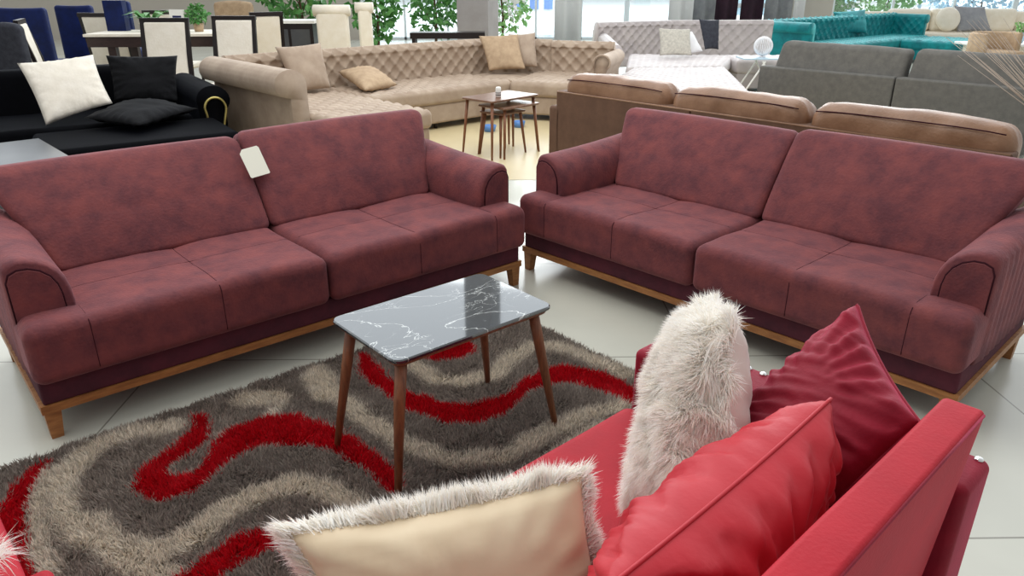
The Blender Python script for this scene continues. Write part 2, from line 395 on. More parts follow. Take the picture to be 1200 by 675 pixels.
def blades(name, roots, dirs, lens, width, cols, m, parent, curl=(0, 0, 0), ci=None):
    """one mesh of tapering, bent strands; cols: palette (linear) or per-strand colours"""
    N = len(roots); d = dirs/(np.linalg.norm(dirs, axis=1, keepdims=True)+1e-9)
    rnd = rng.normal(size=(N, 3)); sd = np.cross(d, rnd); sd /= np.linalg.norm(sd, axis=1, keepdims=True)+1e-9
    lens = np.asarray(lens)[:, None]; wv = sd*width/2
    mid = roots+d*lens*0.5; d2 = d+np.array(curl); d2 /= np.linalg.norm(d2, axis=1, keepdims=True)+1e-9
    tip = mid+d2*lens*0.5
    V = np.empty((N, 5, 3)); V[:, 0] = roots-wv; V[:, 1] = roots+wv; V[:, 2] = mid+wv*0.8; V[:, 3] = mid-wv*0.8; V[:, 4] = tip
    V = V.reshape(-1, 3)
    base = np.arange(N)*5
    loops = np.stack([base, base+1, base+2, base+3, base+3, base+2, base+4], 1).ravel()
    starts = np.stack([np.arange(N)*7, np.arange(N)*7+4], 1).ravel()
    tot = np.tile([4, 3], N)
    me = bpy.data.meshes.new(name)
    me.vertices.add(len(V)); me.vertices.foreach_set('co', V.ravel())
    me.loops.add(len(loops)); me.loops.foreach_set('vertex_index', loops.astype(np.int32))
    me.polygons.add(len(starts)); me.polygons.foreach_set('loop_start', starts.astype(np.int32)); me.polygons.foreach_set('loop_total', tot.astype(np.int32))
    me.update(calc_edges=True)
    me.polygons.foreach_set('use_smooth', np.ones(len(starts), bool))
    if isinstance(cols, list):
        pal = np.array([lin(c_) for c_ in cols]); cc = pal[rng.integers(0, len(pal), N)]
    else: cc = cols
    ca = me.color_attributes.new('col', 'FLOAT_COLOR', 'POINT')
    full = np.ones((N, 5, 4)); full[:, :, :3] = cc[:, None, :]
    ca.data.foreach_set('color', full.ravel())
    me.materials.append(MATS[m]); me.validate()
    o = bpy.data.objects.new(name, me); C.objects.link(o); o.parent = parent
    return o

# ------------------------------------------------------------------ the shop: floor, window front, column
struct('floor', [(-24, -4, 0), (26, -4, 0), (26, 24, 0), (-24, 24, 0)], [(0, 1, 2, 3)], 'floor_tiles')
struct('floor', [(-5.5, 6.2, 0.002), (3.6, 6.2, 0.002), (3.6, 12.6, 0.002), (-5.5, 12.6, 0.002)], [(0, 1, 2, 3)], 'floor_cream')
MBx = MB().box(-24, -4.2, 22.0, 22.3, 0, 3.6)
struct('wall_back', *[np.concatenate(MBx.v), MBx.f], 'wall_paint')
def window(n, x0, x1, y, z0, z1, bars):
    o = MB()
    o.box(x0, x1, y, y+0.08, z0, z0+0.07).box(x0, x1, y, y+0.08, z1-0.07, z1).box(x0, x0+0.07, y, y+0.08, z0, z1).box(x1-0.07, x1, y, y+0.08, z0, z1)
    for b in range(1, bars): xx = x0+(x1-x0)*b/bars; o.box(xx-0.03, xx+0.03, y, y+0.08, z0, z1)
    o.box(x0, x1, y, y+0.08, 2.1, 2.16)
    r = struct('window_%d' % n, np.concatenate(o.v), o.f, 'frame_white')
    MB().box(x0+0.05, x1-0.05, y+0.035, y+0.045, z0+0.05, z1-0.05).build('pane', 'clear_glass', r)
for n, (x0, x1) in enumerate([(-4.2, -0.6), (-0.6, 3.2), (3.2, 7.4), (8.9, 14), (14, 20), (20, 26)]):
    window(n+1, x0, x1, 22.0, 0.0, 4.6, 3)
o = MB().box(-26, 28, 22.4, 70, -0.08, -0.02); struct('ground', np.concatenate(o.v), o.f, 'concrete_out')
o = MB().box(7.4, 8.9, 21.95, 22.3, 0, 4.6); struct('wall_right', np.concatenate(o.v), o.f, 'wall_paint')

c0 = at(559, 60, 0.75); cy = 11.6; cx0, cx1 = atY(529, 20, cy).x, atY(589, 20, cy).x
col = MB(); cxm = (cx0+cx1)/2; hw = (cx1-cx0)/2*0.82
v = []
for z in (0, 6.5):
    for k in range(4):
        a = RD(-62+90*k); v.append((cxm+hw*1.12*cos(a), cy+0.3+hw*1.12*sin(a), z))
col.add(v, [(0, 1, 5, 4), (1, 2, 6, 5), (2, 3, 7, 6), (3, 0, 4, 7), (3, 2, 1, 0), (4, 5, 6, 7)])
struct('column', np.concatenate(col.v), col.f, 'column_paint')

# building and trees outside the window front
bw = thing('white_building', 'white building with rows of blue windows seen through the window front', 'building', (2.0, 42, 0))
MB().box(-2.0, 1.3, 0, 8, -0.05, 7).build('wall', 'building_white', bw)
for r_ in range(4):
    for k in range(4):
        MB().box(-1.8+k*0.75, -1.35+k*0.75, -0.06, 0.05, 0.1+r_*1.5, 1.1+r_*1.5).build('window', 'window_blue', bw)
bh = thing('glazed_shed', 'pale glazed building with grey bands behind the white tufted sofa', 'building', (12.5, 38, 0))
MB().box(-3.5, 4, 0, 6, -0.05, 5).build('wall', 'pale_blue', bh)
for k in range(5): MB().box(-3.6, 4.1, -0.1, 0.05, 0.3+k*0.9, 0.5+k*0.9).build('band', 'column_paint', bh)

def foliage(mb, c, rad, n, size, droop=0.3, seed=0):
    r = np.random.default_rng(seed)
    for _ in range(n):
        d = r.normal(size=3); d /= np.linalg.norm(d); p = np.array(c)+d*np.array(rad)*r.uniform(0.35, 1)**0.6
        a = r.normal(size=3); a[2] -= droop; a /= np.linalg.norm(a); s = np.cross(a, r.normal(size=3)); s /= np.linalg.norm(s)
        L = size*r.uniform(0.7, 1.3); W_ = L*0.32; nn = np.cross(a, s)*L*0.12
        mb.add([p, p+a*L*0.5+s*W_+nn, p+a*L, p+a*L*0.5-s*W_+nn, p+a*L*0.5], [(0, 1, 4), (1, 2, 4), (4, 2, 3), (0, 4, 3)])
def potted_tree(name, label, cat, base, h, rad, n, leaf, m='leaf_green', seed=0, pot='pot_dark', potr=0.2, group=None):
    t = thing(name, label, cat, base, 0, group)
    MB().lathe([(potr*0.75, 0), (potr, potr*1.7), (potr*0.92, potr*1.7), (potr*0.9, potr*1.55)], 18).build('pot', pot, t, True)
    tr = MB(); r = random.Random(seed)
    tr.tube([(0, 0, potr*1.4), (0.03, 0.02, h*0.45), (-0.02, 0, h*0.75)], 0.028, 8, 0.016)
    for k in range(7):
        a = r.uniform(0, 6.28); z = h*r.uniform(0.35, 0.7)
        tr.tube([(0, 0, z), (rad[0]*0.35*cos(a), rad[1]*0.35*sin(a), z+h*0.12), (rad[0]*0.75*cos(a), rad[1]*0.75*sin(a), z+h*0.2)], 0.011, 6, 0.005)
    tr.build('trunk', 'bark', t, True)
    f = MB(); foliage(f, (0, 0, h-rad[2]), rad, n, leaf, seed=seed); f.build('foliage', m, t)
    return t
def xy(u, v, Y): p = atY(u, v, Y); return (p.x, Y, 0)
potted_tree('potted_tree', 'leafy green tree behind the rolled-top cream dining chair, leftmost of the indoor trees', 'potted tree', xy(352, 10, 13.2), 1.9, (0.62, 0.5, 0.62), 420, 0.16, seed=1)
potted_tree('potted_tree', 'leafy green tree between the cream chairs and the square column', 'potted tree', xy(440, 10, 13.6), 2.0, (0.45, 0.4, 0.72), 420, 0.15, seed=2)
potted_tree('potted_tree', 'leafy green tree just left of the square column', 'potted tree', xy(509, 10, 14.9), 2.0, (0.56, 0.45, 0.72), 460, 0.15, seed=3)
potted_tree('flowering_shrub', 'pale green shrub with white blossom just right of the square column', 'shrub', xy(588, 12, 15.5), 1.75, (0.62, 0.5, 0.6), 420, 0.13, 'leaf_pale', seed=4, pot='terracotta')
f = MB(); p_ = xy(588, 12, 15.5); foliage(f, (p_[0], p_[1]-0.15, 1.35), (0.62, 0.5, 0.5), 240, 0.14, seed=14)
o = f.build('blossom', 'curtain_white'); o.parent = [x for x in bpy.data.objects if x.name == 'flowering_shrub'][0]; o.location = (-p_[0], -p_[1], 0)
potted_tree('hedge_shrub', 'bright green shrub outside behind the left end of the teal sofa', 'shrub', xy(968, 5, 24.5), 1.9, (1.05, 0.6, 0.8), 520, 0.2, seed=5, potr=0.3, group=None)
potted_tree('hedge_shrub', 'bright green shrub outside behind the right end of the teal sofa', 'shrub', xy(1040, 5, 24.5), 1.9, (1.0, 0.6, 0.8), 520, 0.2, 'leaf_pale', seed=6, potr=0.3)
potted_tree('hedge_shrub', 'grey-green shrub outside behind the cream sofa at far right', 'shrub', xy(1150, 5, 25.5), 1.8, (2.0, 0.7, 0.8), 620, 0.2, 'pale_blue', seed=7, potr=0.3)

# curtains hung by the window front
def curtain(label, u0, u1, m, Y=20.6):
    x0, x1 = atY(u0, 10, Y).x, atY(u1, 10, Y).x; n = max(24, int((x1-x0)*36))
    v = []; fc = []
    for i in range(n+1):
        t = i/n; x = x0+(x1-x0)*t; y = Y+0.07*sin(t*(x1-x0)*17)
        v += [(x, y, 0.04), (x, y, 3.4), (x, y+0.012, 0.04), (x, y+0.012, 3.4)]
    for i in range(n):
        a = 4*i; fc += [(a, a+4, a+5, a+1), (a+2, a+3, a+7, a+6), (a+1, a+5, a+7, a+3), (a, a+2, a+6, a+4)]
    fc += [(0, 1, 3, 2), (4*n, 4*n+2, 4*n+3, 4*n+1)]
    tag(new_mesh('curtain', v, fc, m), label, 'curtain')
curtain('white sheer curtain behind the corner of the white tufted sofa', 784, 812, 'curtain_white')
curtain('grey curtain hanging directly left of the purple curtains', 812, 838, 'curtain_grey')
curtain('dark purple curtain, left one of the pair behind the white sofa', 838, 864, 'curtain_purple')
curtain('dark purple curtain, right one of the pair, closest to the teal sofa', 868, 894, 'curtain_purple')
curtain('pale grey curtain right of the purple pair, behind the teal sofa', 896, 928, 'curtain_grey')
curtain('white curtain strip between the grey curtain and the green shrubs', 930, 942, 'curtain_white')
curtain('wide white sheer curtain left of the pale glazed building', 650, 682, 'curtain_white')

# ------------------------------------------------------------------ burgundy three-seat sofas
SL = 2.345
def seat_mesh(name, x0, x1, y0, y1, mids, ymid, parent):
    P, Fc = rbox_data(x0, x1, y0, y1, 0.235, 0.46, 0.042, 0.016)
    top = np.clip((P[:, 2]-0.40)/0.05, 0, 1); front = np.clip((0.06-P[:, 1])/0.06, 0, 1)*np.clip((P[:, 2]-0.22)/0.05, 0, 1)
    # each panel between two seams domes a little
    ed = sorted([x0]+mids+[x1]); cen = np.zeros(len(P))
    for a_, b_ in zip(ed[:-1], ed[1:]):
        k_ = (P[:, 0] >= a_) & (P[:, 0] <= b_); cen = np.where(k_, (1-np.abs((P[:, 0]-(a_+b_)/2)/((b_-a_)/2))**4).clip(0), cen)
    cen_y = (1-np.abs((P[:, 1]-ymid/2)/(ymid/2))**4).clip(0)*(P[:, 1] < ymid)+(1-np.abs((P[:, 1]-(ymid+0.68)/2)/((0.68-ymid)/2))**4).clip(0)*(P[:, 1] >= ymid)
    inn = ((P[:, 0] > min(mids)) & (P[:, 0] < max(mids))) | ((P[:, 0] > (0.2 if x0 < 0.5 else 0)) & (P[:, 0] < (9 if x0 < 0.5 else SL-0.2)))
    Q = P.copy()
    Q[:, 2] += top*(0.006*cen+0.005*cen*cen_y-0.006*inn*np.exp(-((P[:, 1]-0.45)/0.2)**2))
    Q[:, 1] -= front*0.005*cen
    Q[:, 2] += top*snoise(P, 9, int(x0*100)+3, 3)*0.004; Q[:, 1] += front*snoise(P, 8, int(x0*100)+9, 2)*0.003
    o = new_mesh(name, Q, Fc, 'burgundy_suede', parent=parent)
    s = MB(); tp_ = np.where((P[:, 2] > 0.459) & (P[:, 1] > 0.03))[0]; fr_ = np.where((P[:, 1] < 0.001) & (P[:, 2] < 0.43))[0]
    def on_top(x, y): k_ = tp_[np.argmin((P[tp_, 0]-x)**2+(P[tp_, 1]-y)**2)]; return (x, y, Q[k_, 2]-0.0004)
    def on_front(x, z): k_ = fr_[np.argmin((P[fr_, 0]-x)**2+(P[fr_, 2]-z)**2)]; return (x, Q[k_, 1]+0.0002, z)
    for mid in mids:
        yb = 0.66 if 0.3 < mid < SL-0.3 else 0.15
        t0 = on_top(mid, 0.045)
        s.tube([on_top(mid, y) for y in np.linspace(yb, 0.045, 22)]+[(mid, 0.012, t0[2]-0.012), (mid, 0.0025, t0[2]-0.028)]+[on_front(mid, z) for z in np.linspace(0.41, 0.26, 8)], 0.0019, 5)
    xa, xb = (0.213, x1-0.03) if x0 < 0.5 else (x0+0.03, SL-0.213)
    s.tube([on_top(x, ymid) for x in np.linspace(xa, xb, 40)], 0.0015, 5)
    s.build('seam', 'seam_dark', o, True)
    return o
def sofa_arm(parent, side):
    """side -1: arm at x = 0, +1: arm at x = SL. Cross-section rounds over on the inner side"""
    prof = [(0.0, 0.235), (0.0, 0.35), (0.0, 0.50), (0.0, 0.60), (0.004, 0.645), (0.018, 0.665), (0.045, 0.674), (0.08, 0.672), (0.115, 0.662), (0.15, 0.642), (0.178, 0.612), (0.198, 0.572), (0.208, 0.53), (0.212, 0.48), (0.212, 0.42)]
    ys = [0.150, 0.153, 0.160, 0.172, 0.19]+list(np.linspace(0.21, 0.88, 40))
    v = []; fc = []; n = len(prof)
    for iy, y in enumerate(ys):
        k = min(1, (y-0.150)/0.04); ins = 0.016*(1-math.sqrt(1-(1-k)**2)) if k < 1 else 0
        for (px, pz) in prof:
            cxm_, czm_ = 0.106, 0.45
            x = px+(cxm_-px)*ins/0.11; z = pz-(ins if pz > 0.5 else 0)
            if px < 0.01 and y > 0.2: x -= 0.006*abs(sin((y-0.2)*pi/0.068))
            if pz > 0.55: z += 0.03*((y-0.15)/0.73)**2
            v.append((x, y, z))
    for i in range(len(ys)-1):
        for j in range(n):
            a, b = i*n+j, i*n+(j+1) % n; fc.append((a, b, b+n, a+n))
    fc.append(tuple(range(n-1, -1, -1))); fc.append(tuple(range((len(ys)-1)*n, len(ys)*n)))
    v = np.array(v)
    def side_fix(v, fc):
        v = np.array(v, float)
        if side > 0: v[:, 0] = SL-v[:, 0]; fc = [q[::-1] for q in fc]
        return v, fc
    V, Fc = side_fix(v, fc)
    a = new_mesh('arm', V, Fc, 'burgundy_suede', parent=parent)
    # raised front panel inside the wrap-over band, with its piping
    pan = [(0.010, 0.44), (0.010, 0.60), (0.022, 0.628), (0.05, 0.640), (0.085, 0.638), (0.12, 0.622), (0.148, 0.595), (0.165, 0.56), (0.172, 0.52), (0.174, 0.44)]
    v = [(px, 0.1505, pz) for px, pz in pan]+[(0.092+(px-0.092)*0.96, 0.143, 0.45+(pz-0.45)*0.97) for px, pz in pan]
    m = len(pan); fc = [(j, (j+1) % m, (j+1) % m+m, j+m) for j in range(m)]+[tuple(range(m, 2*m))]
    V, Fc = side_fix(v, [q[::-1] for q in fc])
    fp = new_mesh('front_panel', V, Fc, 'burgundy_suede', parent=a, smooth=False)
    pts = [(px, 0.148, pz) for px, pz in pan[:]]
    pts = [(SL-x if side > 0 else x, y, z) for x, y, z in pts]
    MB().tube(pts, 0.0035, 6).build('piping', 'seam_dark', a, True)
    return a
def back_cushion(x0, x1, outer, parent, dz=0.0):
    """outer: -1 flares left, +1 flares right"""
    w_ = x1-x0
    P, Fc = rbox_data(0, w_, -0.10, 0.10, 0, 0.50, 0.042, 0.022)
    Q = P.copy(); z = P[:, 2]/0.50
    cen = (1-((P[:, 0]-w_/2)/(w_/2))**2).clip(0)
    thin = 1-0.35*z**1.5
    Q[:, 1] = P[:, 1]*thin
    Q[:, 1] -= 0.018*cen*np.sin(pi*z.clip(0, 1))*np.where(P[:, 1] < 0, 1, 0)
    Q[:, 1] += np.where(P[:, 1] < 0, 1, 0)*np.exp(-((P[:, 2]-0.25)/0.010)**2)*0.006      # seam across the middle
    Q[:, 1] += snoise(P, 8, int(x0*50)+2, 3)*0.004
    Q[:, 1] += 0.215*z+0.05*z**3
    Q[:, 2] = 0.447+dz*z+P[:, 2]*0.832-0.02*(z**4)*np.where(P[:, 1] > 0, 1, 0)+0.006*cen*z
    if outer < 0: Q[:, 0] -= 0.165*z**1.1*(1-P[:, 0]/w_)
    if outer > 0: Q[:, 0] += 0.165*z**1.1*(P[:, 0]/w_)
    Q[:, 0] += x0; Q[:, 1] += 0.665
    o = new_mesh('back_cushion', Q, Fc, 'burgundy_suede', parent=parent)
    return o
def burgundy_sofa(label, loc, rz):
    t = thing('sofa', label, 'sofa', loc, rz)
    rbox('base', (0.012, SL-0.012, 0.05, 0.93, 0.142, 0.242), 0.012, 'burgundy_dark', t, 0.2)
    fr = MB().box(0.0, SL, 0.045, 0.085, 0.112, 0.145).box(0.0, SL, 0.90, 0.94, 0.112, 0.145).box(0.0, 0.04, 0.085, 0.90, 0.112, 0.145).box(SL-0.04, SL, 0.085, 0.90, 0.112, 0.145)
    fr.build('wooden_frame', 'oak_wood', t)
    for (x, y) in ((0.035, 0.08), (SL-0.035, 0.08), (0.035, 0.88), (SL-0.035, 0.88)):
        sx_ = -1 if x < 1 else 1
        l = MB(); a, b = 0.028, 0.020
        v = [(x-a, y-a, 0.112), (x+a, y-a, 0.112), (x+a, y+a, 0.112), (x-a, y+a, 0.112)]
        v += [(x-b+sx_*0.004, y-b-0.004, 0), (x+b+sx_*0.004, y-b-0.004, 0), (x+b+sx_*0.004, y+b-0.004, 0), (x-b+sx_*0.004, y+b-0.004, 0)]
        l.add(v, [(0, 1, 2, 3), (4, 7, 6, 5), (0, 4, 5, 1), (1, 5, 6, 2), (2, 6, 7, 3), (3, 7, 4, 0)]); l.build('leg', 'oak_wood', t)
    af = 0.213; m1 = (af+SL/2)/2
    seat_mesh('seat_cushion', 0.0, SL/2-0.002, 0.0, 0.92, [af, m1], 0.36, t)
    seat_mesh('seat_cushion', SL/2+0.002, SL, 0.0, 0.92, [SL-m1, SL-af], 0.36, t)
    sofa_arm(t, -1); sofa_arm(t, 1)
    back_cushion(af+0.012, SL/2-0.002, -1, t, -0.004); back_cushion(SL/2+0.002, SL-af-0.012, 1, t, 0.014)
    rbox('back_frame', (0.03, SL-0.03, 0.84, 0.93, 0.235, 0.66), 0.03, 'burgundy_suede', t, 0.1)
    return t
sofa1 = burgundy_sofa('burgundy suede sofa on the left with a white paper tag on its back', (-1.690, 2.285, 0), RD(40.9))
sofa2 = burgundy_sofa('burgundy suede sofa on the right, in front of the brown leather sofa', (0.028, 4.071, 0), RD(-46.6))

# paper tag hanging over the back of the left sofa
tg = MB(); w0, h0 = 0.108, 0.145
v = []
outl = [(0.018, h0), (w0-0.012, h0+0.004), (w0-0.004, h0-0.006), (w0, 0.004), (w0-0.004, 0.0), (0.012, -0.004), (0.006, 0.0), (0.0, h0-0.02)]
for yy in (0, 0.0012): v += [(x, yy, z) for x, z in outl]
n_ = len(outl); fcs = [tuple(range(n_)), tuple(range(2*n_-1, n_-1, -1))]+[(j, j+n_, (j+1) % n_+n_, (j+1) % n_) for j in range(n_)]
tgo = new_mesh('price_tag', v, fcs, 'paper', smooth=False)
tgo.parent = None
mw = Matrix.Translation(sofa1.location) @ Matrix.Rotation(RD(40.9), 4, 'Z') @ Matrix.Translation((1.130, 0.676, 0.694)) @ Matrix.Rotation(RD(-31), 4, 'X') @ Matrix.Rotation(RD(-4), 4, 'Y')
tgo.matrix_world = mw
tag(tgo, 'white blank paper tag hanging on the back of the left burgundy sofa', 'price tag')

# ------------------------------------------------------------------ coffee table
ct = thing('coffee_table', 'dark marble-topped coffee table with four tapered wooden legs on the rug', 'table', (-0.235, 2.325, 0), RD(40.5))
def rounded_slab(mb, lx, ly, z0, z1, r, bev=0.004, k=6):
    outl = []
    for (cx_, cy_, a0) in ((lx/2-r, ly/2-r, 0), (-lx/2+r, ly/2-r, 90), (-lx/2+r, -ly/2+r, 180), (lx/2-r, -ly/2+r, 270)):
        for i in range(k+1):
            a = RD(a0+90*i/k); outl.append((cx_, cy_, cos(a), sin(a)))
    rings = [(z0, r-bev), (z0+bev, r), (z1-bev, r), (z1, r-bev)]
    v = []; N = len(outl)
    for z, rr in rings: v += [(cx_+c_*rr, cy_+s_*rr, z) for cx_, cy_, c_, s_ in outl]
    fcs = []
    for q in range(3):
        for j in range(N): a, b = q*N+j, q*N+(j+1) % N; fcs.append((a, b, b+N, a+N))
    fcs.append(tuple(range(N-1, -1, -1))); fcs.append(tuple(range(3*N, 4*N)))
    return mb.add(v, fcs)
rounded_slab(MB(), 0.655, 0.415, 0.515, 0.530, 0.035).build('tabletop', 'dark_marble', ct)
rounded_slab(MB(), 0.63, 0.39, 0.500, 0.5148, 0.03).build('top_underlay', 'walnut_wood', ct)
for sx_ in (-1, 1):
    for sy_ in (-1, 1):
        MB().tube([(sx_*0.275, sy_*0.155, 0.501), (sx_*0.300, sy_*0.168, 0.35), (sx_*0.352, sy_*0.205, 0.016)], [0.0195, 0.0185, 0.011], 14).build('leg', 'walnut_wood', ct, True)

# ------------------------------------------------------------------ rug
RUGLOC, RUGROT = (-0.085, 3.54, 0), RD(220)
rug = thing('shaggy_rug', 'grey and beige shaggy rug with curving red bands under the coffee table', 'rug', RUGLOC, RUGROT)
RX, RY = 2.75, 1.60
rb = MB(); rounded_slab(rb, RX, RY, 0.0, 0.012, 0.03); rbo = rb.build('backing', 'rug_backing', rug); rbo.location = (RX/2, RY/2, 0.001)
RUG_RED = [
  [(1.57,0.10), (1.61,0.20), (1.66,0.24), (1.73,0.29), (1.80,0.32), (1.84,0.36), (1.87,0.42), (1.86,0.48), (1.83,0.53), (1.78,0.54), (1.73,0.54), (1.67,0.52), (1.59,0.47), (1.50,0.44), (1.42,0.47), (1.34,0.52), (1.27,0.62), (1.24,0.72), (1.23,0.84), (1.23,0.94), (1.22,0.99), (1.20,0.96), (1.18,0.92), (1.18,0.82), (1.18,0.65), (1.22,0.50), (1.27,0.37), (1.31,0.33), (1.41,0.29), (1.48,0.29), (1.56,0.33), (1.63,0.40), (1.68,0.46), (1.72,0.48), (1.77,0.45), (1.77,0.40), (1.74,0.35), (1.67,0.33), (1.60,0.28), (1.57,0.21), (1.55,0.13)],
  [(0.82,0.07), (0.81,0.11), (0.84,0.23), (0.85,0.36), (0.84,0.49), (0.80,0.60), (0.75,0.69), (0.66,0.74), (0.60,0.76), (0.49,0.74), (0.38,0.70), (0.30,0.70), (0.22,0.72), (0.16,0.78), (0.13,0.87), (0.12,1.00), (0.14,1.20), (0.22,1.26), (0.21,1.08), (0.23,0.97), (0.26,0.88), (0.31,0.82), (0.38,0.79), (0.46,0.79), (0.58,0.83), (0.67,0.85), (0.76,0.84), (0.84,0.77), (0.88,0.69), (0.91,0.59), (0.92,0.48), (0.92,0.38), (0.91,0.25), (0.88,0.14), (0.84,0.07)],
  [(0.61,0.28), (0.59,0.32), (0.50,0.38), (0.43,0.35), (0.39,0.29), (0.44,0.22), (0.50,0.03), (0.59,0.02), (0.60,0.15)],
  [(2.08,0.07), (2.11,0.14), (2.15,0.19), (2.17,0.26), (2.20,0.37), (2.21,0.51), (2.21,0.62), (2.21,0.73), (2.24,0.63), (2.25,0.49), (2.25,0.36), (2.24,0.26), (2.22,0.23), (2.19,0.16), (2.15,0.13), (2.11,0.07), (2.08,0.06)],
  [(1.55,0.94), (1.62,0.91), (1.65,0.89), (1.70,0.88), (1.76,0.89), (1.81,0.91), (1.87,0.93), (1.91,0.94), (1.85,0.99), (1.82,0.99), (1.77,0.98), (1.72,0.97), (1.67,0.97), (1.58,1.01)],
]
RUG_LIGHT = [
  ([(1.67,0.13), (1.79,0.07), (1.92,0.08), (2.00,0.15), (2.06,0.26), (2.08,0.41), (2.06,0.55), (1.99,0.69), (1.90,0.79), (1.79,0.77), (1.69,0.73), (1.58,0.71), (1.46,0.74), (1.39,0.85), (1.36,0.94), (1.34,1.06)], 0.055),
  ([(1.05,0.07), (1.08,0.32), (1.08,0.56), (1.05,0.81), (0.97,0.98), (0.83,1.07), (0.61,1.06), (0.40,1.07), (0.24,1.11)], 0.050),
  ([(0.70,0.29), (0.70,0.46), (0.62,0.55), (0.50,0.60), (0.33,0.52), (0.19,0.50), (0.10,0.58), (0.07,0.73), (0.05,0.96)], 0.050),
  ([(2.07,0.14), (2.12,0.23), (2.16,0.37), (2.17,0.53), (2.16,0.67)], 0.030),
  ([(1.37,0.11), (1.29,0.17)], 0.070),
  ([(1.07,0.13), (1.10,0.28)], 0.075),
  ([(2.02,0.53), (1.99,0.78), (1.91,0.90)], 0.050),
  ([(1.28,0.24), (1.43,0.35), (1.53,0.30)], 0.020),
  ([(0.74,1.20), (0.45,1.17), (0.34,1.23)], 0.050),
]

def inpoly(px, py, poly):
    ins = np.zeros(len(px), bool); n = len(poly)
    for i in range(n):
        (x1, y1), (x2, y2) = poly[i], poly[(i+1) % n]
        c_ = ((y1 > py) != (y2 > py)) & (px < (x2-x1)*(py-y1)/((y2-y1) if abs(y2-y1) > 1e-9 else 1e-9)+x1); ins ^= c_
    return ins
def segdist(px, py, pts, closed=False):
    best = np.full(len(px), 9.0); tx = np.zeros(len(px)); ty = np.zeros(len(px))
    rngp = range(len(pts) if closed else len(pts)-1)
    for i in rngp:
        (x1, y1), (x2, y2) = pts[i], pts[(i+1) % len(pts)]; dx, dy = x2-x1, y2-y1; L2 = dx*dx+dy*dy+1e-12
        t_ = (((px-x1)*dx+(py-y1)*dy)/L2).clip(0, 1); d_ = np.hypot(px-x1-t_*dx, py-y1-t_*dy)
        mth = d_ < best; best = np.where(mth, d_, best); L_ = math.sqrt(L2); tx = np.where(mth, dx/L_, tx); ty = np.where(mth, dy/L_, ty)
    return best, tx, ty
NB = 330000
px = rng.uniform(0, RX, NB); py = rng.uniform(0, RY, NB)
jx, jy = px+rng.normal(size=NB)*0.006, py+rng.normal(size=NB)*0.006
red = np.zeros(NB, bool); dred = np.full(NB, 9.0); tx = np.zeros(NB); ty = np.zeros(NB)
for poly in RUG_RED:
    red |= inpoly(jx, jy, poly); d_, a_, b_ = segdist(jx, jy, poly, True); m_ = d_ < dred; dred = np.where(m_, d_, dred); tx = np.where(m_, a_, tx); ty = np.where(m_, b_, ty)
red |= dred < 0.011; light = np.zeros(NB); dl = np.full(NB, 9.0)
for pts, wdt in RUG_LIGHT:
    d_, a_, b_ = segdist(jx, jy, pts); light = np.maximum(light, 1/(1+np.exp((d_-wdt*0.86)/0.006)))
    m_ = d_ < np.minimum(dl, dred); dl = np.minimum(dl, d_); tx = np.where(m_, a_, tx); ty = np.where(m_, b_, ty)
light = np.maximum(light, 0.75*np.exp(-(dred/0.016)**2)*(~red))
q3 = np.stack([px, py, 0*px], 1)
shade = 0.5+0.5*snoise(q3, 5.5, 3, 3); fine = rng.random(NB)
dark_c, mid_c, light_c = np.array(lin((116, 107, 102))), np.array(lin((186, 174, 162))), np.array(lin((246, 236, 220)))
base_c = dark_c+(mid_c-dark_c)*(0.1+0.55*shade[:, None]*fine[:, None]+0.5*fine[:, None]**2)
cc = base_c*(1-light[:, None])+light[:, None]*(light_c*(0.45+0.6*fine[:, None]))
redc = np.array(lin((196, 8, 28)))*(0.62+0.55*fine[:, None])
cc = np.where(red[:, None], redc, cc).clip(0, 1)
nb_ = rng.normal(size=(NB, 3)); nb_[:, 2] = np.abs(nb_[:, 2])
flow = np.stack([ty, -tx, 0*tx], 1)*0.5
cl = np.stack([snoise(q3, 30, 60, 2), snoise(q3, 30, 61, 2), 0*px], 1)
dirs = nb_*0.45+np.array([0, 0, 1.0])+flow*0.5+cl*0.8
hgt = 0.034+0.006*(light > 0.5)+0.003*red
ro = np.stack([px, py, np.full(NB, 0.010)], 1)
pile = blades('pile', ro, dirs, hgt*rng.uniform(0.75, 1.15, NB), 0.0048, cc, 'rug_pile', rug, curl=(0, 0, -0.2))
pile['kind'] = 'stuff'

# ------------------------------------------------------------------ red velvet sofa in the foreground, seen from behind
RO = Vector((0.46, 2.01, 0)); RA = RD(43)
def rs(s, d, z): return Vector((RO.x+cos(RA)*s+sin(RA)*d, RO.y+sin(RA)*s-cos(RA)*d, z))
red = thing('red_velvet_sofa', 'red velvet sofa in the foreground with nailhead-trimmed arm, seen from behind', 'sofa', RO, RA+pi)
RLEN = 1.75
rbox('base', (0.02, RLEN-0.02, 0.03, 0.86, 0.07, 0.22), 0.02, 'red_velvet', red, 0.15)
def wrp(P):
    Q = P.copy(); Q[:, 2] += 0.012*np.clip((P[:, 2]-0.36)/0.05, 0, 1)*snoise(P, 5, 5, 2)*0.6; return Q
rbox('seat_cushion', (0.155, RLEN-0.155, -0.005, 0.80, 0.20, 0.425), 0.035, 'red_velvet', red, 0.05, wrp)
rbox('arm', (-0.015, 0.148, 0.0, 0.885, 0.08, 0.60), 0.022, 'crimson_velvet', red, 0.06)
rbox('arm', (RLEN-0.152, RLEN, 0.0, 0.885, 0.08, 0.60), 0.022, 'crimson_velvet', red, 0.06)
def wback(P):
    Q = P.copy(); z = (P[:, 2]-0.3)/0.5; Q[:, 1] += 0.035*z; Q[:, 2] += 0.006*snoise(P, 4, 8, 2)*np.clip(z, 0, 1)
    return Q
bk = rbox('backrest', (0.170, RLEN-0.185, 0.765, 0.845, 0.30, 0.805), 0.012, 'red_velvet', red, 0.05, wback)
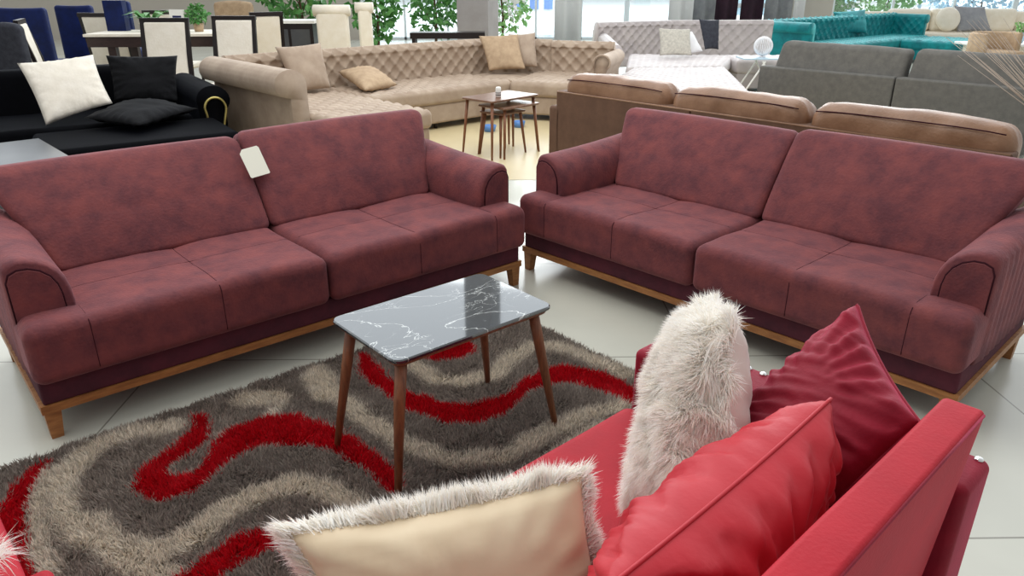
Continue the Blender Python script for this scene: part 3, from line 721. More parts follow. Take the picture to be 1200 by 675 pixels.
MB().tube([(0.185+x*(RLEN-0.39)/6, 0.879+0.0*x, 0.800) for x in range(7)], 0.0035, 6).build('piping', 'crimson_velvet', bk, True)
rbox('back_frame', (0.153, RLEN-0.153, 0.80, 0.872, 0.08, 0.34), 0.015, 'red_velvet', red, 0.08)
nl = MB().lathe([(0.0105, 0), (0.0098, 0.003), (0.007, 0.006), (0.003, 0.0075)], 12)
for side in (0, 1):
    for k in range(20):
        x = 0.008 if side == 0 else RLEN-0.022
        if side == 0: nh = nl.build('nailhead', 'chrome', red, True) if k == 0 else nh0.copy()
        else: break
        if k == 0: nh0 = nh
        else: C.objects.link(nh)
        nh.location = (x, 0.025+k*0.0440, 0.5995)
for x in (0.07, RLEN-0.07):
    for y in (0.06, 0.80):
        MB().tube([(x, y, 0.075), (x, y, 0.0)], [0.028, 0.02], 12).build('leg', 'black_lacquer', red, True)

# second red piece at the left edge of the frame
rch = thing('red_velvet_chaise', 'red velvet chaise corner at the bottom left edge of the rug', 'chaise', at(58, 660, 0.45)+Vector((0, 0, -0.45)), RD(0))
def local_quad(z, pts, base): return [(at(u, v, z)-base) for u, v in pts]
rbox('seat', (-0.9, 0.0, -0.50, 0.0, 0.09, 0.45), 0.02, 'red_velvet', rch, 0.08)
_d = at(28, 668, 0.56)-Vector(rch.location); _x = cos(RD(43))*_d.x+sin(RD(43))*_d.y
rbox('arm', (-0.9, _x, -0.48, 0.32, 0.09, 0.56), 0.02, 'red_velvet', rch, 0.08)
rch.rotation_euler = (0, 0, RD(43))
for x, y in ((-0.85, -0.5), (-0.06, -0.45), (-0.06, -0.06), (-0.85, 0.26), (-0.25, 0.26)):
    MB().tube([(x, y, 0.095), (x, y, 0.014)], [0.025, 0.018], 10).build('leg', 'black_lacquer', rch, True)

WHITE = [(255, 253, 250), (252, 248, 242), (255, 255, 253), (246, 240, 230)]
CREAM = [(240, 226, 204), (226, 210, 186), (250, 240, 224)]
# P1: fur pillow standing on edge against the crimson one
pillow('fur_pillow', [at(742, 604, 0.43), at(846, 620, 0.56), at(858, 376, 0.93), at(836, 350, 0.84)],
       0.21, 'white fur pillow standing upright between the seat edge and the crimson pillow', 'pillow', 'fur_base', 'white_satin', seed=4, n=30,
       parts=('fur_cover', 'backing'), fur=dict(n=60000, len=0.045, w=0.0022, cols=WHITE, edge=9000, stand=0.5, comb=(0, 0, -0.35)), wr=0.008, power=0.42, back_label='smooth white satin back')
# P2 crimson
pillow('throw_pillow', [rs(-0.34, 0.40, 0.575), rs(-0.56, 0.68, 0.50), rs(-0.285, 0.80, 0.79), rs(-0.035, 0.55, 0.885)],
       0.20, 'dark crimson velvet pillow leaning on the far arm, topmost of the two red pillows', 'pillow', 'crimson_velvet', seed=9, n=70, wr=0.013, power=0.40, piping='crimson_velvet', wscale=9, wdir=(0.85, 0.5))
# P3 bright red
pillow('throw_pillow', [rs(-1.02, 0.615, 0.46), rs(-0.44, 0.60, 0.44), rs(-0.395, 0.665, 0.83), rs(-1.06, 0.665, 0.80)],
       0.26, 'bright red pillow with a seam along its top, nearest to the camera against the backrest', 'pillow', 'bright_red_satin', seed=12, n=70, wr=0.016, power=0.42, piping='bright_red_satin', wscale=11, wdir=(0.2, 1.0))
# P4 fur pillow in front
pillow('fur_pillow', [rs(-0.88, 0.56, 0.43), rs(-1.29, 0.40, 0.43), rs(-1.325, 0.215, 0.765), rs(-0.885, 0.455, 0.785)],
       0.17, 'white fur pillow with smooth cream back at the bottom centre, nearest the camera', 'pillow', 'fur_base', 'cream_satin', seed=21, n=30,
       parts=('fur_cover', 'backing'), fur=dict(n=45000, len=0.040, w=0.0020, cols=WHITE, edge=14000, stand=0.8, comb=(0, 0, 0.05)), wr=0.006, power=0.42, back_label='smooth cream satin back')
# P5 fur pillow on the chaise at the left edge
q = at(-92, 700, 0.60); 
pillow('fur_pillow', [q+Vector((-0.16, -0.20, -0.02)), q+Vector((0.1, -0.2, -0.02)), q+Vector((0.1, 0.06, 0.04)), q+Vector((-0.16, 0.06, 0.04))],
       0.10, 'long-haired white fur pillow cut off by the bottom left corner of the photo', 'pillow', 'fur_base', 'white_satin', seed=31, n=20,
       parts=('fur_cover', 'backing'), fur=dict(n=4000, len=0.065, w=0.002, cols=WHITE, edge=900, stand=0.5, comb=(0, 0, -0.1)), wr=0.004)

# ------------------------------------------------------------------ tufted corner sofas
def run(name, P0, P1, prof, m, parent, disp=None, step=0.015, label=None, closed=True):
    """sweep a cross-section [(offset, z)...] from P0 to P1 (local xy); offset is to the left of the direction"""
    P0, P1 = np.array(P0, float), np.array(P1, float); L = np.linalg.norm(P1-P0); t = (P1-P0)/L; nn = np.array([-t[1], t[0]])
    pr = np.array(prof, float)
    # resample the profile
    d = np.r_[0, np.cumsum(np.hypot(*np.diff(pr, axis=0).T))]; K = max(8, int(d[-1]/step)); dd = np.linspace(0, d[-1], K)
    ox, oz = np.interp(dd, d, pr[:, 0]), np.interp(dd, d, pr[:, 1])
    n_ = max(2, int(L/step)+1); ss = np.linspace(0, L, n_)
    tx_, tz_ = np.gradient(ox), np.gradient(oz); ll = np.hypot(tx_, tz_)+1e-9; nx_, nz_ = -tz_/ll, tx_/ll
    S, Dp = np.meshgrid(ss, dd, indexing='ij'); OX = np.tile(ox, (n_, 1)); OZ = np.tile(oz, (n_, 1))
    h = disp(S, Dp, L, d[-1]) if disp else 0*S
    OX = OX+nx_[None]*h; OZ = OZ+nz_[None]*h
    X = P0[0]+t[0]*S+nn[0]*OX; Y = P0[1]+t[1]*S+nn[1]*OX
    v = np.stack([X, Y, OZ], -1).reshape(-1, 3); fc = []
    for i in range(n_-1):
        for j in range(K-1): a = i*K+j; fc.append((a, a+1, a+K+1, a+K))
        if closed: fc.append((i*K+K-1, i*K, (i+1)*K, (i+1)*K+K-1))
    if closed: fc.append(tuple(range(K-1, -1, -1))); fc.append(tuple(range((n_-1)*K, n_*K)))
    return new_mesh(name, v, fc, m, parent=parent, label=label)
def tuftd(sa, sb, h, lo=0.0, hi=9.0):
    def f(S, Dp, L, D):
        w_ = np.clip((Dp-lo)/0.03, 0, 1)*np.clip((hi-Dp)/0.03, 0, 1)*np.clip(S/0.05, 0, 1)*np.clip((L-S)/0.05, 0, 1)
        return -(tuft(S, Dp-lo-0.06, sa, sb, h))*w_
    return f
def roll_back(z0, z1, thick, roll):
    """front face first (bottom to top), roll curling backwards, then down the rear; offset grows to the rear (left)"""
    p = [(0.0, z0), (0.0, z0+0.02)]
    zc_ = z1-roll
    p += [(0.012, z0+(zc_-z0)*0.5), (0.0, zc_-0.01)]
    for k in range(0, 11):
        a = pi-k*pi*1.15/10; p.append((roll+roll*cos(a)-0.015, zc_+roll*sin(a)))
    p += [(thick, zc_-roll*0.6), (thick, z0)]
    return p
def button_rows(P0, P1, off, z, sa, parent, m, z2=None):
    pass
def seat_top(name, x0, x1, y0, y1, z0, z1, m, parent, sa=0.085, sb=0.085, h=0.02, r=0.05, side=True):
    P, Fc = rbox_data(x0, x1, y0, y1, z0, z1, r, 0.022)
    top = np.clip((P[:, 2]-(z1-0.03))/0.03, 0, 1)
    e_ = np.minimum.reduce([P[:, 0]-x0, x1-P[:, 0], P[:, 1]-y0, y1-P[:, 1]]).clip(0)
    Q = P.copy(); Q[:, 2] += top*tuft(P[:, 0], P[:, 1], sa, sb, h)*np.clip(e_/0.05, 0, 1)-top*0.004
    return new_mesh(name, Q, Fc, m, parent=parent)
def scroll_arm(x, y0, y1, out, m, parent, z0=0.10, top=0.70, roll=0.085, w=0.20, tufted=True, piping=None):
    """arm running from y0 (front) to y1 at inner face x, rolling outwards in direction out (+1/-1)"""
    pr = [(0.0, z0), (0.0, top-roll)]
    for k in range(0, 13):
        a = pi-k*pi*1.25/12; pr.append((roll+0.02+(roll+0.02)*cos(a), top-roll+roll*sin(a)))
    pr += [(w*0.62, top-roll*1.9), (w*0.62, z0)]
    if out < 0: P0, P1 = (x, y0), (x, y1)       # left of +y is -x
    else: P0, P1 = (x, y1), (x, y0)             # left of -y is +x
    a = run('arm', P0, P1, pr, m, parent, tuftd(0.08, 0.08, 0.016, 0.38, 0.75) if tufted else None)
    q = MB(); f_ = [(x+out*o_, y0-0.012, z_) for o_, z_ in pr[1:-2]]
    q.tube(f_, 0.009, 6); q.build('arm_piping', piping or m, a, True)
    return a
def sofa_legs(parent, pts, m='black_lacquer'):
    for x, y in pts: MB().tube([(x, y, 0.10), (x, y, 0)], [0.028, 0.02], 8).build('leg', m, parent, True)

BQ = (-1.46, 6.40, 0); BR = RD(42.7)
be = thing('beige_corner_sofa', 'beige tufted corner sofa with rolled arm and chaise behind the left burgundy sofa', 'corner sofa', BQ, BR)
def bl(u, v, z):
    p = at(u, v, z)-Vector(BQ); return (cos(BR)*p.x+sin(BR)*p.y, -sin(BR)*p.x+cos(BR)*p.y)
BM = 'beige_velvet'
seat_top('chaise_seat', 0.0, 0.98, 0.0, 2.02, 0.28, 0.45, BM, be)
seat_top('seat', 0.98, 3.02, 1.08, 2.02, 0.28, 0.45, BM, be)
rbox('base', (0.02, 0.96, 0.03, 2.0, 0.07, 0.285), 0.03, BM, be, 0.12)
rbox('base', (0.97, 3.0, 1.11, 2.3, 0.07, 0.285), 0.03, BM, be, 0.12)
run('backrest', (-0.10, 2.0), (3.55, 2.0), roll_back(0.30, 0.87, 0.17, 0.085), BM, be, tuftd(0.085, 0.085, 0.024, 0.12, 0.62))
scroll_arm(-0.02, 0.52, 2.2, -1, BM, be, 0.08, 0.86, 0.13, 0.26)
sofa_legs(be, [(0.08, 0.08), (0.9, 0.08), (0.08, 2.1), (1.9, 1.2), (2.9, 2.2)])
# the wing that turns right behind the nest of tables
wg0 = np.array(bl(597, 96, 0.45)); wg1 = np.array(bl(690, 100, 0.45)); wt = (wg1-wg0)/np.linalg.norm(wg1-wg0); wa = math.atan2(wt[1], wt[0])
wing = rbox_data(0, 1.15, 0, 1.15, 0.28, 0.45, 0.05, 0.022)
def place_w(P):
    Q = P.copy(); top = np.clip((P[:, 2]-0.42)/0.03, 0, 1); Q[:, 2] += top*tuft(P[:, 0], P[:, 1], 0.085, 0.085, 0.02)
    x = wg0[0]+wt[0]*P[:, 0]-wt[1]*P[:, 1]; y = wg0[1]+wt[1]*P[:, 0]+wt[0]*P[:, 1]; Q[:, 0] = x; Q[:, 1] = y; return Q
new_mesh('seat', place_w(wing[0]), wing[1], BM, parent=be)
wb = rbox_data(0.02, 1.12, 0.03, 1.2, 0.07, 0.285, 0.03, 0.15)
def pw2(P):
    Q = P.copy(); Q[:, 0] = wg0[0]+wt[0]*P[:, 0]-wt[1]*P[:, 1]; Q[:, 1] = wg0[1]+wt[1]*P[:, 0]+wt[0]*P[:, 1]; return Q
new_mesh('base', pw2(wb[0]), wb[1], BM, parent=be)
def wp(x, y): return (wg0[0]+wt[0]*x-wt[1]*y, wg0[1]+wt[1]*x+wt[0]*y)
run('backrest', wp(0.20, 1.10), wp(1.02, 1.10), roll_back(0.30, 0.85, 0.17, 0.085), BM, be, tuftd(0.085, 0.085, 0.024, 0.12, 0.62))
ra = [(0.0, 0.30), (0.0, 0.60)]+[(0.10+0.10*cos(pi-k*pi*1.25/12), 0.66+0.09*sin(pi-k*pi*1.25/12)) for k in range(13)]+[(0.13, 0.5), (0.13, 0.30)]
arm_b = run('arm', wp(0.93, 1.35), wp(0.93, 0.42), ra, BM, be, tuftd(0.08, 0.08, 0.016, 0.05, 0.5))
MB().tube([(*wp(0.93+o_, 0.40), z_) for o_, z_ in ra[1:-2]], 0.012, 6).build('arm_piping', BM, arm_b, True)

def pil(label, uvs, zs, thick, m, seed, m2=None, power=0.45, name='scatter_cushion', group=None, wr=0.006, pinch=0.06, piping=None):
    cs = [at(u, v, z) for (u, v), z in zip(uvs, zs)]
    return pillow(name, cs, thick, label, 'cushion', m, n=24, seed=seed, wr=wr, power=power, pinch=pinch, group=group)
def pilY(label, uvs, Ys, thick, m, seed, wr=0.006, power=0.45, pinch=0.06, name='scatter_cushion'):
    cs = [atY(u, v, Y) for (u, v), Y in zip(uvs, Ys)]
    return pillow(name, cs, thick, label, 'cushion', m, n=24, seed=seed, wr=wr, power=power, pinch=pinch)
# cushions: corners bottom-left, bottom-right, top-right, top-left as seen from the front
pilY('plain beige cushion leaning beside the rolled arm of the beige sofa', [(346, 110), (388, 103), (376, 50), (322, 55)], [7.95, 8.25, 8.45, 8.15], 0.2, 'beige_velvet', 41)
pil('golden beige cushion lying flat on the chaise of the beige sofa', [(428, 106), (466, 99), (436, 78), (396, 84)], [0.50, 0.50, 0.66, 0.62], 0.17, 'beige_cloth', 42)
pilY('left one of two beige cushions in the corner of the beige sofa', [(573, 83), (616, 81), (607, 40), (561, 42)], [9.75, 9.7, 10.0, 10.05], 0.16, 'beige_cloth', 43)
pilY('right one of two beige cushions in the corner of the beige sofa, partly covered', [(604, 80), (630, 79), (627, 38), (596, 40)], [9.95, 9.9, 10.1, 10.15], 0.14, 'beige_velvet', 44)

# white tufted sofa behind
WQ = at(684, 97, 0.45); WQ = (WQ.x, WQ.y, 0)
wh = thing('white_corner_sofa', 'pale tufted corner sofa at the back with a big chaise, beside the teal sofa', 'corner sofa', WQ, 0)
def wl(u, v, z): p = at(u, v, z); return np.array((p.x-WQ[0], p.y-WQ[1]))
WM = 'white_velvet'
def quad_seat(name, c4, z0, z1, m, parent, h=0.02, tuftit=True, r=0.05):
    c4 = [np.array(q, float) for q in c4]; lx, ly = np.linalg.norm(c4[1]-c4[0]), np.linalg.norm(c4[3]-c4[0])
    P, Fc = rbox_data(0, lx, 0, ly, z0, z1, r, 0.024 if tuftit else 0.12)
    top = np.clip((P[:, 2]-(z1-0.03))/0.03, 0, 1); Q = P.copy()
    if tuftit: Q[:, 2] += top*tuft(P[:, 0], P[:, 1], 0.09, 0.09, h)
    a, b = (P[:, 0]/lx)[:, None], (P[:, 1]/ly)[:, None]
    xy_ = c4[0]*(1-a)*(1-b)+c4[1]*a*(1-b)+c4[2]*a*b+c4[3]*(1-a)*b
    Q[:, :2] = xy_; return new_mesh(name, Q, Fc, m, parent=parent)
ch = [wl(690, 108, 0.45), wl(884, 112, 0.45), wl(850, 79, 0.45), wl(742, 80, 0.45)]
quad_seat('chaise_seat', ch, 0.28, 0.45, WM, wh); quad_seat('base', [c_*0.98+0.02*sum(ch)/4 for c_ in ch], 0.06, 0.285, WM, wh, tuftit=False)
s2 = [wl(733, 80, 0.45), wl(850, 79, 0.45), wl(912, 62, 0.45), wl(740, 66, 0.45)]
quad_seat('seat', [s2[0], s2[1]+np.array([0.0, 0.1]), s2[1]+np.array([0.6, 1.7]), s2[3]+np.array([0.0, 0.3])], 0.28, 0.448, WM, wh)
b0, b1, b2 = wl(700, 62, 0.45), wl(785, 58, 0.45), wl(903, 57, 0.45)
run('backrest', b0, b1, roll_back(0.20, 0.93, 0.17, 0.08), WM, wh, tuftd(0.085, 0.085, 0.026, 0.12, 0.75))
run('backrest', b1+np.array([-0.1, 0.0]), b2, roll_back(0.20, 0.93, 0.17, 0.08), WM, wh, tuftd(0.1, 0.1, 0.026, 0.12, 0.75))
aL = run('arm', wl(700, 62, 0.45), wl(712, 80, 0.45), [(0.0, 0.2), (0.0, 0.62)]+[(0.1+0.1*cos(pi-k*pi*1.2/10), 0.66+0.1*sin(pi-k*pi*1.2/10)) for k in range(11)]+[(0.14, 0.5), (0.14, 0.2)], WM, wh, tuftd(0.08, 0.08, 0.018, 0.05, 0.6))
quad_seat('corner_seat', [(2.99, 1.11), wp(0.03, 0.02), wp(0.03, 1.14), (2.99, 2.02)], 0.28, 0.449, BM, be)
quad_seat('corner_base', [(2.99, 1.13), wp(0.03, 0.05), wp(0.03, 1.14), (2.99, 2.02)], 0.07, 0.285, BM, be, tuftit=False)
run('backrest', (3.5, 2.02), wp(0.2, 1.12), roll_back(0.30, 0.86, 0.17, 0.085), BM, be, tuftd(0.085, 0.085, 0.024, 0.12, 0.62))
end = [wl(866, 108, 0.08), wl(905, 103, 0.08), wl(915, 84, 0.08), wl(868, 84, 0.08)]
pilY('white diamond-quilted cushion on the pale tufted sofa', [(773, 65), (811, 65), (809, 34), (772, 33)], [11.9, 11.8, 12.1, 12.2], 0.14, 'pattern_cloth', 51)
pilY('plain white cushion half hidden behind the quilted one on the pale sofa', [(806, 64), (824, 60), (811, 37), (800, 36)], [12.1, 12.1, 12.4, 12.4], 0.12, 'curtain_white', 52)
pilY('charcoal cushion on the pale tufted sofa', [(826, 58), (842, 58), (843, 23), (819, 22)], [12.5, 12.6, 12.8, 12.7], 0.12, 'charcoal_cloth', 53)
ot = thing('tufted_ottoman', 'pale tufted ottoman under the white side table, left of the grey sofa', 'ottoman', (*at(893, 104, 0.05).xy, 0))
seat_top('seat', -0.42, 0.55, 0.0, 0.75, 0.26, 0.47, WM, ot, h=0.018); rbox('base', (-0.40, 0.53, 0.02, 0.73, 0.05, 0.27), 0.02, WM, ot, 0.1)
sofa_legs(ot, [(-0.36, 0.06), (0.49, 0.06), (-0.36, 0.69), (0.49, 0.69)])

# white X-leg side table with a round ornament
tp = at(872, 105, 0.0)
xt = thing('side_table', 'white side table with crossed legs in front of the pale ottoman', 'side table', (tp.x, tp.y-0.6, 0))
zt_ = 0.52
MB().box(-0.30, 0.30, -0.2, 0.2, zt_, zt_+0.018).build('glass_top', 'pale_blue', xt)
for y in (-0.18, 0.18):
    m_ = MB(); m_.tube([(-0.27, y, 0.008), (0.02, y, zt_-0.02)], 0.012, 6).tube([(0.27, y, 0.008), (-0.02, y, zt_-0.02)], 0.012, 6); m_.build('crossed_legs', 'white_paint', xt)
m_ = MB(); nph = 16
for k in range(nph): 
    a = pi*k/nph; m_.tube([(0.13*cos(a)*cos(b), 0.13*sin(a)*cos(b), 0.155+0.13*sin(b)) for b in np.linspace(0, 2*pi, 25)], 0.005, 5)
m_.lathe([(0.05, 0), (0.05, 0.012), (0.01, 0.02), (0.01, 0.03)], 16)
orn = m_.build('round_ornament', 'curtain_white', None, True); orn.location = (tp.x+0.02, tp.y-0.6, zt_+0.018)
tag(orn, 'round white wire ornament standing on the white side table', 'ornament')

# nest of walnut tables with a small can
na = RD(44)
nc = (at(541, 114, 0.55)+at(631, 110, 0.55))/2
def nest(label, loc, rz, lx, ly, h):
    t = thing('nesting_table', label, 'side table', (*loc[:2], 0), rz)
    rounded_slab(MB(), lx, ly, h-0.018, h, 0.03).build('tabletop', 'walnut_top', t)
    for sx_ in (-1, 1):
        for sy_ in (-1, 1):
            MB().tube([(sx_*(lx/2-0.045), sy_*(ly/2-0.045), h-0.018), (sx_*(lx/2-0.0), sy_*(ly/2-0.01), 0.0)], [0.017, 0.010], 10).build('leg', 'walnut_wood', t, True)
    return t
nest('large walnut side table, top of the nest, in front of the beige sofa', (-0.11, 7.30), RD(47), 0.66, 0.42, 0.55)
nest('middle walnut side table tucked under the large one', (-0.03, 7.27), RD(47), 0.50, 0.37, 0.48)
nest('smallest walnut side table at the bottom of the nest', (-0.09, 7.25), RD(47), 0.36, 0.30, 0.42)
cn = MB().lathe([(0.022, 0), (0.026, 0.004), (0.026, 0.085), (0.021, 0.095), (0.008, 0.097)], 18)
can = thing('drink_can', 'small white can with dark bands on the walnut nesting table', 'can', (*at(584, 114, 0.55).xy, 0.5505))
cn.build('body', 'white_paint', can, True); MB().lathe([(0.0265, 0.02), (0.0265, 0.028)], 18).build('band', 'charcoal_cloth', can, True); MB().lathe([(0.0265, 0.04), (0.0265, 0.046)], 18).build('band', 'charcoal_cloth', can, True)
for k, (u, v, lb) in enumerate([(574, 154, 'small blue plastic tub on the floor under the walnut tables, left one'), (608, 149, 'small pale blue plastic tub on the floor under the walnut tables, right one')]):
    p = at(u, v, 0.0); t = MB().lathe([(0.06, 0), (0.075, 0.07), (0.07, 0.07), (0.056, 0.01)], 20).build('plastic_tub', 'blue_plastic', None, True); t.location = (p.x, p.y, 0); tag(t, lb, 'tub')

# ------------------------------------------------------------------ brown leather sofa seen from behind
zb_ = 0.70
p0, p1 = at(652, 106, 0.73), at(1187, 181, 0.73)
br_a = math.atan2(p1.y-p0.y, p1.x-p0.x); BL = math.hypot(p1.x-p0.x, p1.y-p0.y)
br = thing('brown_leather_sofa', 'brown leather sofa seen from behind, between the right burgundy sofa and the grey sofa', 'sofa', (p0.x, p0.y, 0), br_a)
sp = BL*0.395
rbox('back_panel', (0, sp-0.004, 0, 0.12, 0.05, 0.73), 0.012, 'brown_panel', br, 0.2)
rbox('back_panel', (sp+0.004, BL, 0, 0.12, 0.05, 0.73), 0.012, 'brown_panel', br, 0.2)
MB().tube([(0.01, 0.004, 0.722), (BL-0.01, 0.004, 0.722)], 0.007, 6).build('top_piping', 'brown_leather', br, True)
rbox('seat', (0.05, BL-0.05, 0.12, 0.95, 0.06, 0.43), 0.05, 'brown_leather', br, 0.15)
rbox('arm', (-0.09, 0.06, 0.0, 0.95, 0.05, 0.60), 0.03, 'brown_panel', br, 0.15)
rbox('arm', (BL-0.1, BL+0.05, 0.125, 0.95, 0.05, 0.60), 0.03, 'brown_panel', br, 0.15)
edges = [0.03, BL*0.335, BL*0.665, BL-0.03]
edges = [0.04, (at(808, 115, 0.73)-p0).length, (at(972, 135, 0.73)-p0).length, BL-0.0]
for k in range(3):
    a_, b_ = edges[k]+0.008, edges[k+1]-0.008
    P, Fc = rbox_data(a_, b_, 0.0, 0.26, 0.45, 0.86, 0.10, 0.03)
    ce = (1-((P[:, 0]-(a_+b_)/2)/((b_-a_)/2))**4).clip(0)
    Q = P.copy(); Q[:, 2] += (P[:, 2] > 0.7)*(0.035*ce-0.015+0.008*snoise(P, 10, k, 3)); Q[:, 1] += 0.02+0.012*snoise(P, 9, 20+k, 3)
    # gathered creases by the ends
    en = np.exp(-((P[:, 0]-a_)/0.12)**2)+np.exp(-((P[:, 0]-b_)/0.12)**2)
    Q[:, 2] += (P[:, 2] > 0.65)*en*0.006*np.sin(P[:, 1]*90+P[:, 0]*30)
    c_ = new_mesh('back_cushion', Q, Fc, 'brown_leather', parent=br)
    MB().tube([(x, 0.026-0.0, 0.815+0.018*(1-((x-(a_+b_)/2)/((b_-a_)/2))**4)) for x in np.linspace(a_+0.05, b_-0.05, 14)], 0.004, 6).build('piping', 'seam_dark', c_, True)
sofa_legs(br, [(0.1, 0.06), (BL-0.1, 0.06), (0.1, 0.85), (BL-0.1, 0.85)]) if False else None

# grey sofa
g0, g1 = at(890, 77, 0.66), at(1215, 105, 0.66)
ga = math.atan2(g1.y-g0.y, g1.x-g0.x); GL = math.hypot(g1.x-g0.x, g1.y-g0.y)
gr = thing('grey_sofa', 'dark grey fabric sofa seen from behind, behind the brown leather sofa', 'sofa', (g0.x, g0.y, 0), ga)
gs = (at(1052, 90, 0.66)-g0).length
rbox('back_panel', (0, gs-0.006, 0, 0.16, 0.04, 0.66), 0.02, 'grey_fabric', gr, 0.2); rbox('back_panel', (gs+0.006, GL, 0, 0.16, 0.04, 0.66), 0.02, 'grey_fabric', gr, 0.2)
rbox('seat', (0.02, GL-0.02, 0.16, 1.0, 0.04, 0.43), 0.05, 'grey_fabric', gr, 0.2)
for a_, b_ in ((0.12, gs+0.04), (gs+0.06, GL+0.1)):
    P, Fc = rbox_data(a_, b_, 0.06, 0.26, 0.55, 0.93, 0.055, 0.06); Q = P.copy(); Q[:, 1] += (P[:, 2]-0.55)*0.25
    Q[:, 2] += (P[:, 2] > 0.85)*0.008*snoise(P, 6, int(a_*9), 2); Q[:, 0] += np.where(P[:, 0] < (a_+b_)/2, 1, 0)*np.clip((P[:, 2]-0.55), 0, 1)*0.12
    new_mesh('headrest', Q, Fc, 'grey_fabric', parent=gr)

# teal chesterfield
T0, T1 = at(905, 22, 0.85), at(1052, 14, 0.85)
T0 = at(908, 53, 0.45); T1 = at(1050, 40, 0.45)
ta = math.atan2(T1.y-T0.y, T1.x-T0.x); TL = math.hypot(T1.x-T0.x, T1.y-T0.y)
te = thing('teal_chesterfield_sofa', 'teal velvet tufted chesterfield sofa at the back right', 'sofa', (T0.x, T0.y, 0), ta)
TM = 'teal_velvet'
seat_top('seat', 0, TL, -0.75, 0.1, 0.26, 0.45, TM, te, 0.1, 0.1, 0.02); rbox('base', (0.02, TL-0.02, -0.72, 0.3, 0.07, 0.265), 0.02, TM, te, 0.2)
run('backrest', (-0.15, 0.08), (TL+0.1, 0.08), roll_back(0.30, 0.90, 0.17, 0.09), TM, te, tuftd(0.1, 0.1, 0.028, 0.1, 0.7), 0.025)
scroll_arm(-0.02, -0.78, 0.2, -1, TM, te, 0.08, 0.88, 0.10, 0.22)
scroll_arm(TL+0.02, -0.55, 0.2, 1, TM, te, 0.08, 0.88, 0.10, 0.22)
seat_top('chaise_seat', TL-1.4, TL+0.1, -1.9, -0.76, 0.26, 0.44, TM, te, 0.1, 0.1, 0.02); rbox('base', (TL-1.38, TL+0.08, -1.88, -0.7, 0.07, 0.265), 0.02, TM, te, 0.2)
sofa_legs(te, [(0.1, -0.6), (TL-1.2, -1.7), (TL-0.1, -1.7), (0.1, 0.2), (TL-0.1, 0.2)])
Yt = T1.y-0.25
pilY('teal cushion leaning on the right end of the teal sofa', [(984, 39), (1016, 39), (1014, 11), (976, 14)], [Yt-1.0, Yt-0.6, Yt-0.35, Yt-0.8], 0.2, TM, 61)

# cream sofa group at the far right
cr0 = at(1055, 43, 0.45)
cr = thing('cream_sofa', 'cream leather sofa with a round cushion at the far right back', 'sofa', (cr0.x+0.2, cr0.y+1.0, 0), RD(0))
CM = 'cream_leather'
rbox('seat', (0, 3.4, 0, 0.9, 0.10, 0.46), 0.06, CM, cr, 0.2)
for k in range(3): rbox('back_cushion', (0.3+k*1.0, 1.28+k*1.0, 0.65, 0.95, 0.44, 0.95), 0.11, CM, cr, 0.05)
rbox('arm', (-0.3, 0.02, 0.0, 1.0, 0.08, 0.66), 0.08, CM, cr, 0.06); rbox('arm', (3.38, 3.7, 0.0, 1.0, 0.08, 0.66), 0.08, CM, cr, 0.06)
rbox('back_frame', (-0.28, 3.68, 0.9, 1.08, 0.08, 0.88), 0.06, CM, cr, 0.1)
sofa_legs(cr, [(0.1, 0.1), (3.3, 0.1), (0.1, 0.9), (3.3, 0.9)])
rc = MB(); rc.lathe([(0.02, -0.09), (0.17, -0.075), (0.215, -0.03), (0.22, 0.0), (0.215, 0.03), (0.17, 0.075), (0.02, 0.09)], 28)
ro_ = rc.build('round_cushion', 'cream_leather', None, True); _p = atY(1111, 22, cr0.y+1.3); ro_.location = (_p.x, cr0.y+1.3, 0.74); ro_.scale = (1.22, 1.22, 1.22); ro_.rotation_euler = (RD(74), 0, 0)
tag(ro_, 'round cream cushion standing on the left end of the cream sofa', 'cushion')
p = atY(1145, 22, cr0.y+1.4)
pillow('scatter_cushion', [(p.x-0.45, cr0.y+1.3, 0.47), (p.x+0.35, cr0.y+1.3, 0.47), (p.x+0.2, cr0.y+1.55, 1.0), (p.x-0.5, cr0.y+1.55, 1.02)], 0.2, 'pale grey cushion on the right end of the cream sofa', 'cushion', 'curtain_grey', n=20, seed=66)
gt_ = at(1150, 52, 0.42)
dt = thing('display_table', 'glossy white low table in front of the cream sofa, right of the teal chaise', 'table', (gt_.x+0.2, gt_.y-0.4, 0))
rounded_slab(MB(), 1.5, 0.8, 0.44, 0.48, 0.05).build('tabletop', 'white_paint', dt); MB().box(-0.6, 0.6, -0.3, 0.3, 0.0, 0.44).build('plinth', 'cream_leather', dt)
pv = thing('potted_succulent', 'small round green plant in a pale blue vase on the white low table', 'potted plant', (gt_.x+0.45, gt_.y-0.4, 0.4802))
MB().lathe([(0.06, 0), (0.09, 0.08), (0.07, 0.18), (0.065, 0.18)], 18).build('vase', 'pale_blue', pv, True)
f = MB(); foliage(f, (0, 0, 0.27), (0.11, 0.11, 0.11), 160, 0.06, seed=71); f.build('foliage', 'leaf_pale', pv)
tb = at(1165, 57, 0.5)
rbx = thing('tub_chair', 'beige tub armchair just behind the right end of the grey sofa', 'armchair', (tb.x+0.2, tb.y+0.3, 0), RD(20))
rbox('seat', (-0.35, 0.35, -0.35, 0.35, 0.12, 0.45), 0.08, 'beige_cloth', rbx, 0.1)
v = []; nst = 24; fcs = []
for k in range(nst+1):
    a = RD(-20+220*k/nst); hgt_ = 0.74
    for r_, z_ in ((0.36, 0.10), (0.36, hgt_-0.03), (0.39, hgt_), (0.43, hgt_-0.03), (0.43, 0.10)): v.append((r_*cos(a), r_*sin(a), z_))
for k in range(nst):
    for j in range(5): a, b = k*5+j, k*5+(j+1) % 5; fcs.append((a, b, b+5, a+5))
fcs += [(4, 3, 2, 1, 0), tuple(range(nst*5, nst*5+5))]
